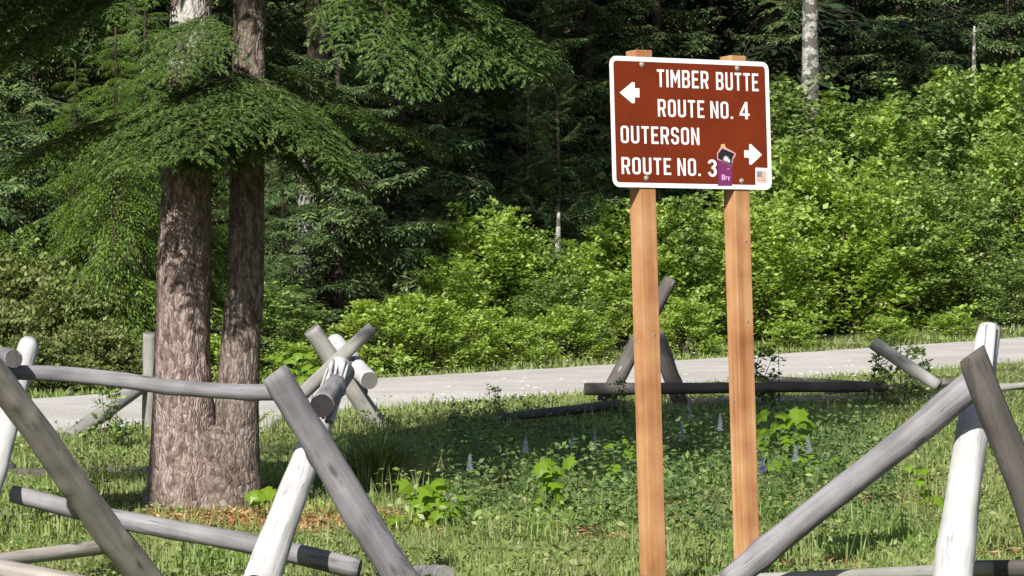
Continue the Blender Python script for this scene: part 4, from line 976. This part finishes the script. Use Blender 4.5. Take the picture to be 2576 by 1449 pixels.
# ------------------------------------------------------------------ individual plants
# broad lobed leaf (shared mesh)
def lobed_leaf(name, mat, s=.09):
    prof = [(0, 0), (.30, -.12), (.62, .10), (.50, .28), (.78, .62), (.44, .62), (.30, .72), (0, 1.12)]
    pts = [(x * s, y * s) for x, y in prof] + [(-x * s, y * s) for x, y in prof[-2:0:-1]]
    vs = [(x, y, -abs(x) * .28 - (y / s) ** 2 * s * .12) for x, y in pts] + [(0, .35 * s, .01 * s)]
    n = len(pts); fs = [(i, (i + 1) % n, n) for i in range(n)]
    return pydata(name, vs, fs, [mat])
leaf_me = lobed_leaf('leaf', M['big_leaf'])
def broad_plant(px, Z, tops, label, h=.3, seed=1, nst=3, size=1.0):
    g = gnd(px, Z); root = thing('broad_leaf_plant', label, 'plant', tuple(g), group='young plants with broad lobed leaves')
    r = random.Random(seed); q = []
    for (lx, ly) in tops:
        p = at(lx, ly, Z + r.uniform(-.12, .12)) - g
        b = Vector((r.uniform(-.03, .03), r.uniform(-.03, .03), -.02)); mid = (b + p) / 2 + Vector((0, 0, p.z * .12))
        q += tube(np.array(b), np.array(mid), .004, .003, 4) + tube(np.array(mid), np.array(p), .003, .002, 4)
        o = link_obj('leaf', leaf_me, root); o.location = p
        o.rotation_mode = 'QUATERNION'
        o.rotation_quaternion = (Matrix.Rotation(math.radians(r.uniform(-55, 45)), 3, 'Z') @ Matrix.Rotation(math.radians(r.uniform(20, 62)), 3, 'X') @ Matrix.Rotation(math.radians(180 + r.uniform(-70, 70)), 3, 'Z')).to_quaternion()
        s = size * r.uniform(.55, 1.1); o.scale = (s, s, s)
    link_obj('stem', quads_mesh('stem', q, [M['stem']]), root)
def spots(cx_, cy_, w, h, n, seed):
    r = random.Random(seed); return [(cx_ + r.gauss(0, w / 2), cy_ + r.uniform(-h / 2, h / 2)) for _ in range(n)]
broad_plant(1560, 25.5, [(1548, 1168), (1556, 1180), (1580, 1110), (1592, 1125), (1535, 1115), (1570, 1135), (1545, 1190), (1590, 1150)], 'broad leaf seedling touching the left edge of the left post', seed=1)
broad_plant(1385, 23.3, spots(1385, 1180, 36, 60, 9, 2) + spots(1395, 1250, 50, 80, 14, 3) + [(1345, 1300), (1365, 1290)], 'tall bright broad leaf plant midway between fence and left post', seed=2)
broad_plant(1090, 22.3, spots(1095, 1240, 80, 80, 22, 4) + spots(1075, 1300, 70, 70, 14, 5), 'wide bright broad leaf plant right of the slanting fence leg', seed=3)
broad_plant(1965, 28.5, spots(1960, 1060, 80, 100, 20, 6) + spots(1985, 1110, 80, 60, 14, 7), 'tall broad leaf plant right of the right post', seed=4, size=1.25)
broad_plant(2010, 26.5, spots(2000, 1165, 120, 50, 16, 8), 'low spreading broad leaf plant beneath the tall one', seed=5)
broad_plant(652, 23.2, [(640, 1232), (665, 1228), (652, 1240), (676, 1236), (630, 1240)], 'small broad leaf seedling at the foot of the right trunk', seed=6, size=1.1)
broad_plant(2330, 22.5, spots(2330, 1215, 60, 90, 7, 9), 'sparse broad leaf seedling under the slanting grey pole', seed=7, size=.8)
broad_plant(770, 34.5, spots(757, 920, 60, 70, 22, 10), 'yellow green leafy sprig behind the cut top of the fence leg', seed=8, size=.95)

# lupines: palmate foliage clump and one upright flower spike
def lupine_parts(seed, mat, hs=.16):
    r = np.random.default_rng(seed)
    B = []; D = []; LL = []; NN = []
    for k in range(26):
        a = r.uniform(0, 6.28); rad = r.uniform(.02, .16); c = np.array([math.cos(a) * rad, math.sin(a) * rad, r.uniform(.06, .28)])
        for j in range(7):
            b = 6.28 * j / 7 + a; B.append(c); D.append([math.cos(b), math.sin(b), .25]); LL.append(.045 * r.uniform(.8, 1.2)); NN.append([0, -.2, 1])
    F_ = quads_mesh('foliage', diamonds(np.array(B), np.array(D), np.array(LL), np.array(LL) * .3, np.array(NN, float), .1), [M['lupine']])
    B = []; D = []; LL = []
    for k in range(60):
        t = k / 60; a = k * 2.4; rr = .012 * (1 - t) + .002
        B.append([math.cos(a) * rr * .4, math.sin(a) * rr * .4, .30 + hs * t]); D.append([math.cos(a), math.sin(a), .5]); LL.append(.030 * (1 - .6 * t))
    st = tube(np.array([0, 0, 0.]), np.array([0, 0, .30 + hs]), .003, .0015, 4)
    Q = diamonds(np.array(B), np.array(D), np.array(LL), np.array(LL) * .7, np.tile([0, 0, 1.], (60, 1)), 0)
    S_ = quads_mesh('flower_spike', np.concatenate([Q, np.array(st)]), [mat, M['stem']], [0] * 60 + [1] * 4)
    return F_, S_
lp = [lupine_parts(71, M['spike']), lupine_parts(72, M['spike'], .2), lupine_parts(73, M['violet'], .14)]
for i, (px, top, Z, v, lb) in enumerate([
    (1182, 1168, 24.8, 0, 'pale lupine spike leftmost in front of the shaded band'), (1322, 1118, 26.5, 0, 'pale lupine spike left of the broad leaf seedling'),
    (1440, 1102, 27.2, 0, 'small lupine spike second left of the left post'), (1496, 1112, 26.6, 1, 'tall lavender lupine spike nearest left of the left post'),
    (1734, 1004, 30.0, 0, 'lupine spike high between the posts on the left'), (1812, 1040, 28.5, 0, 'lupine spike just left of the right post'),
    (1716, 1060, 28.0, 0, 'faint lupine spike low between the posts'), (2034, 1120, 26.8, 1, 'grey blue lupine spike right of the broad leaf plant'),
    (2002, 1175, 25.5, 0, 'grey blue lupine spike below the broad leaf plant'), (1918, 1190, 24.5, 2, 'deep violet lupine spike just right of the right post')]):
    g = gnd(px, Z); root = thing('lupine', lb, 'plant', tuple(g), R.uniform(0, 6), group='lupines in flower around the posts')
    hgt_want = (HOR - top) / F * Z + EYE - g.z; tot = .30 + (.16, .2, .14)[v]
    k_ = max(.7, hgt_want / tot); fo = link_obj('foliage', lp[v][0], root); sp = link_obj('flower_spike', lp[v][1], root); fo.scale = (1, 1, k_); sp.scale = (1, 1, k_)

# tussock of long grass
g = gnd(940, 26.0); r = np.random.default_rng(74); n_ = 420
a = r.uniform(0, 6.28, n_); rad = np.abs(r.normal(0, .12, n_)); B = np.stack([np.cos(a) * rad, np.sin(a) * rad, np.zeros(n_)], 1)
ln = r.uniform(.15, .75, n_); D = np.stack([np.cos(a) * ln + .15, np.sin(a) * ln, np.ones(n_)], 1); L1 = r.uniform(.18, .32, n_); 
D1 = D / np.linalg.norm(D, axis=1, keepdims=True); mid = B + D1 * L1[:, None]
D2 = D1 + np.stack([np.cos(a) * .6, np.sin(a) * .6, np.full(n_, -.35)], 1)
w = .006; nn = np.stack([-np.sin(a), np.cos(a), np.zeros(n_)], 1)
q1 = np.stack([B - nn * w, B + nn * w, mid + nn * w * .8, mid - nn * w * .8], 1); D2 /= np.linalg.norm(D2, axis=1, keepdims=True); e = mid + D2 * L1[:, None] * .8
q2 = np.stack([mid - nn * w * .8, mid + nn * w * .8, e + nn * .0008, e - nn * .0008], 1)
tus = link_obj('grass_tussock', quads_mesh('grass_tussock', np.concatenate([q1, q2]), [M['clover']])); tus.location = g; tus.rotation_euler = (0, 0, .3)
tag(tus, 'tussock of long arching grass behind the slanting fence leg', 'grass tussock')
# seedlings by the far fence
sq, cs_ = shrub_quads(.55, .22, 26, 16, .06, 75, sig=.06)
sm = quads_mesh('foliage', sq, [M['maple_dull']]); smd = quads_mesh('stem', stems_quads(.55, cs_, 3, 12, .006), [M['twig']])
for px, Z, k_, lb in [(1935, 38, 1.0, 'dark twiggy seedling right of the right post against the path'), (2240, 38, 1.1, 'leafy seedling under the leaning pale log'), (2300, 38.6, .9, 'leafy seedling where the far rails meet the leaning log'), (270, 31, .8, 'leafy seedling by the slanting log left of the trunk'), (1240, 35, .5, 'small weed on the near path edge left'), (1560, 36.5, .5, 'small weed on the near path edge beside the far buck')]:
    g = gnd(px, Z); root = thing('seedling', lb, 'plant', tuple(g), R.uniform(0, 6), group='woody seedlings along the path')
    root.scale = (k_, k_, k_); link_obj('foliage', sm, root); link_obj('stem', smd, root)
# stones
def stone(px, Z, w, h, label, seed):
    import bmesh
    bm = bmesh.new(); bmesh.ops.create_icosphere(bm, subdivisions=3, radius=1)
    for v in bm.verts:
        k_ = 1 + .28 * noise.noise(v.co * 1.3 + Vector((seed, 0, 0))) + .08 * noise.noise(v.co * 4 + Vector((seed, 3, 0)))
        v.co = Vector((v.co.x * w / 2 * k_, v.co.y * w * .35 * k_, max(-.2, v.co.z) * h * k_))
    me = bpy.data.meshes.new('stone'); bm.to_mesh(me); bm.free(); me.materials.append(M['rock'])
    o = link_obj('stone', me); o.location = gnd(px, Z) - Vector((0, 0, .01)); tag(o, label, 'stone', 'flat pale stones in the grass')
stone(1530, 24.3, .20, .055, 'flat pale stone left of the left post', 1); stone(1545, 23.9, .15, .045, 'smaller flat stone just in front of the pale one', 5)
stone(1335, 24.4, .22, .06, 'pale stone behind the tall bright broad leaf plant', 9); stone(1235, 24.6, .24, .04, 'long pale stone at the edge of the shade', 13)
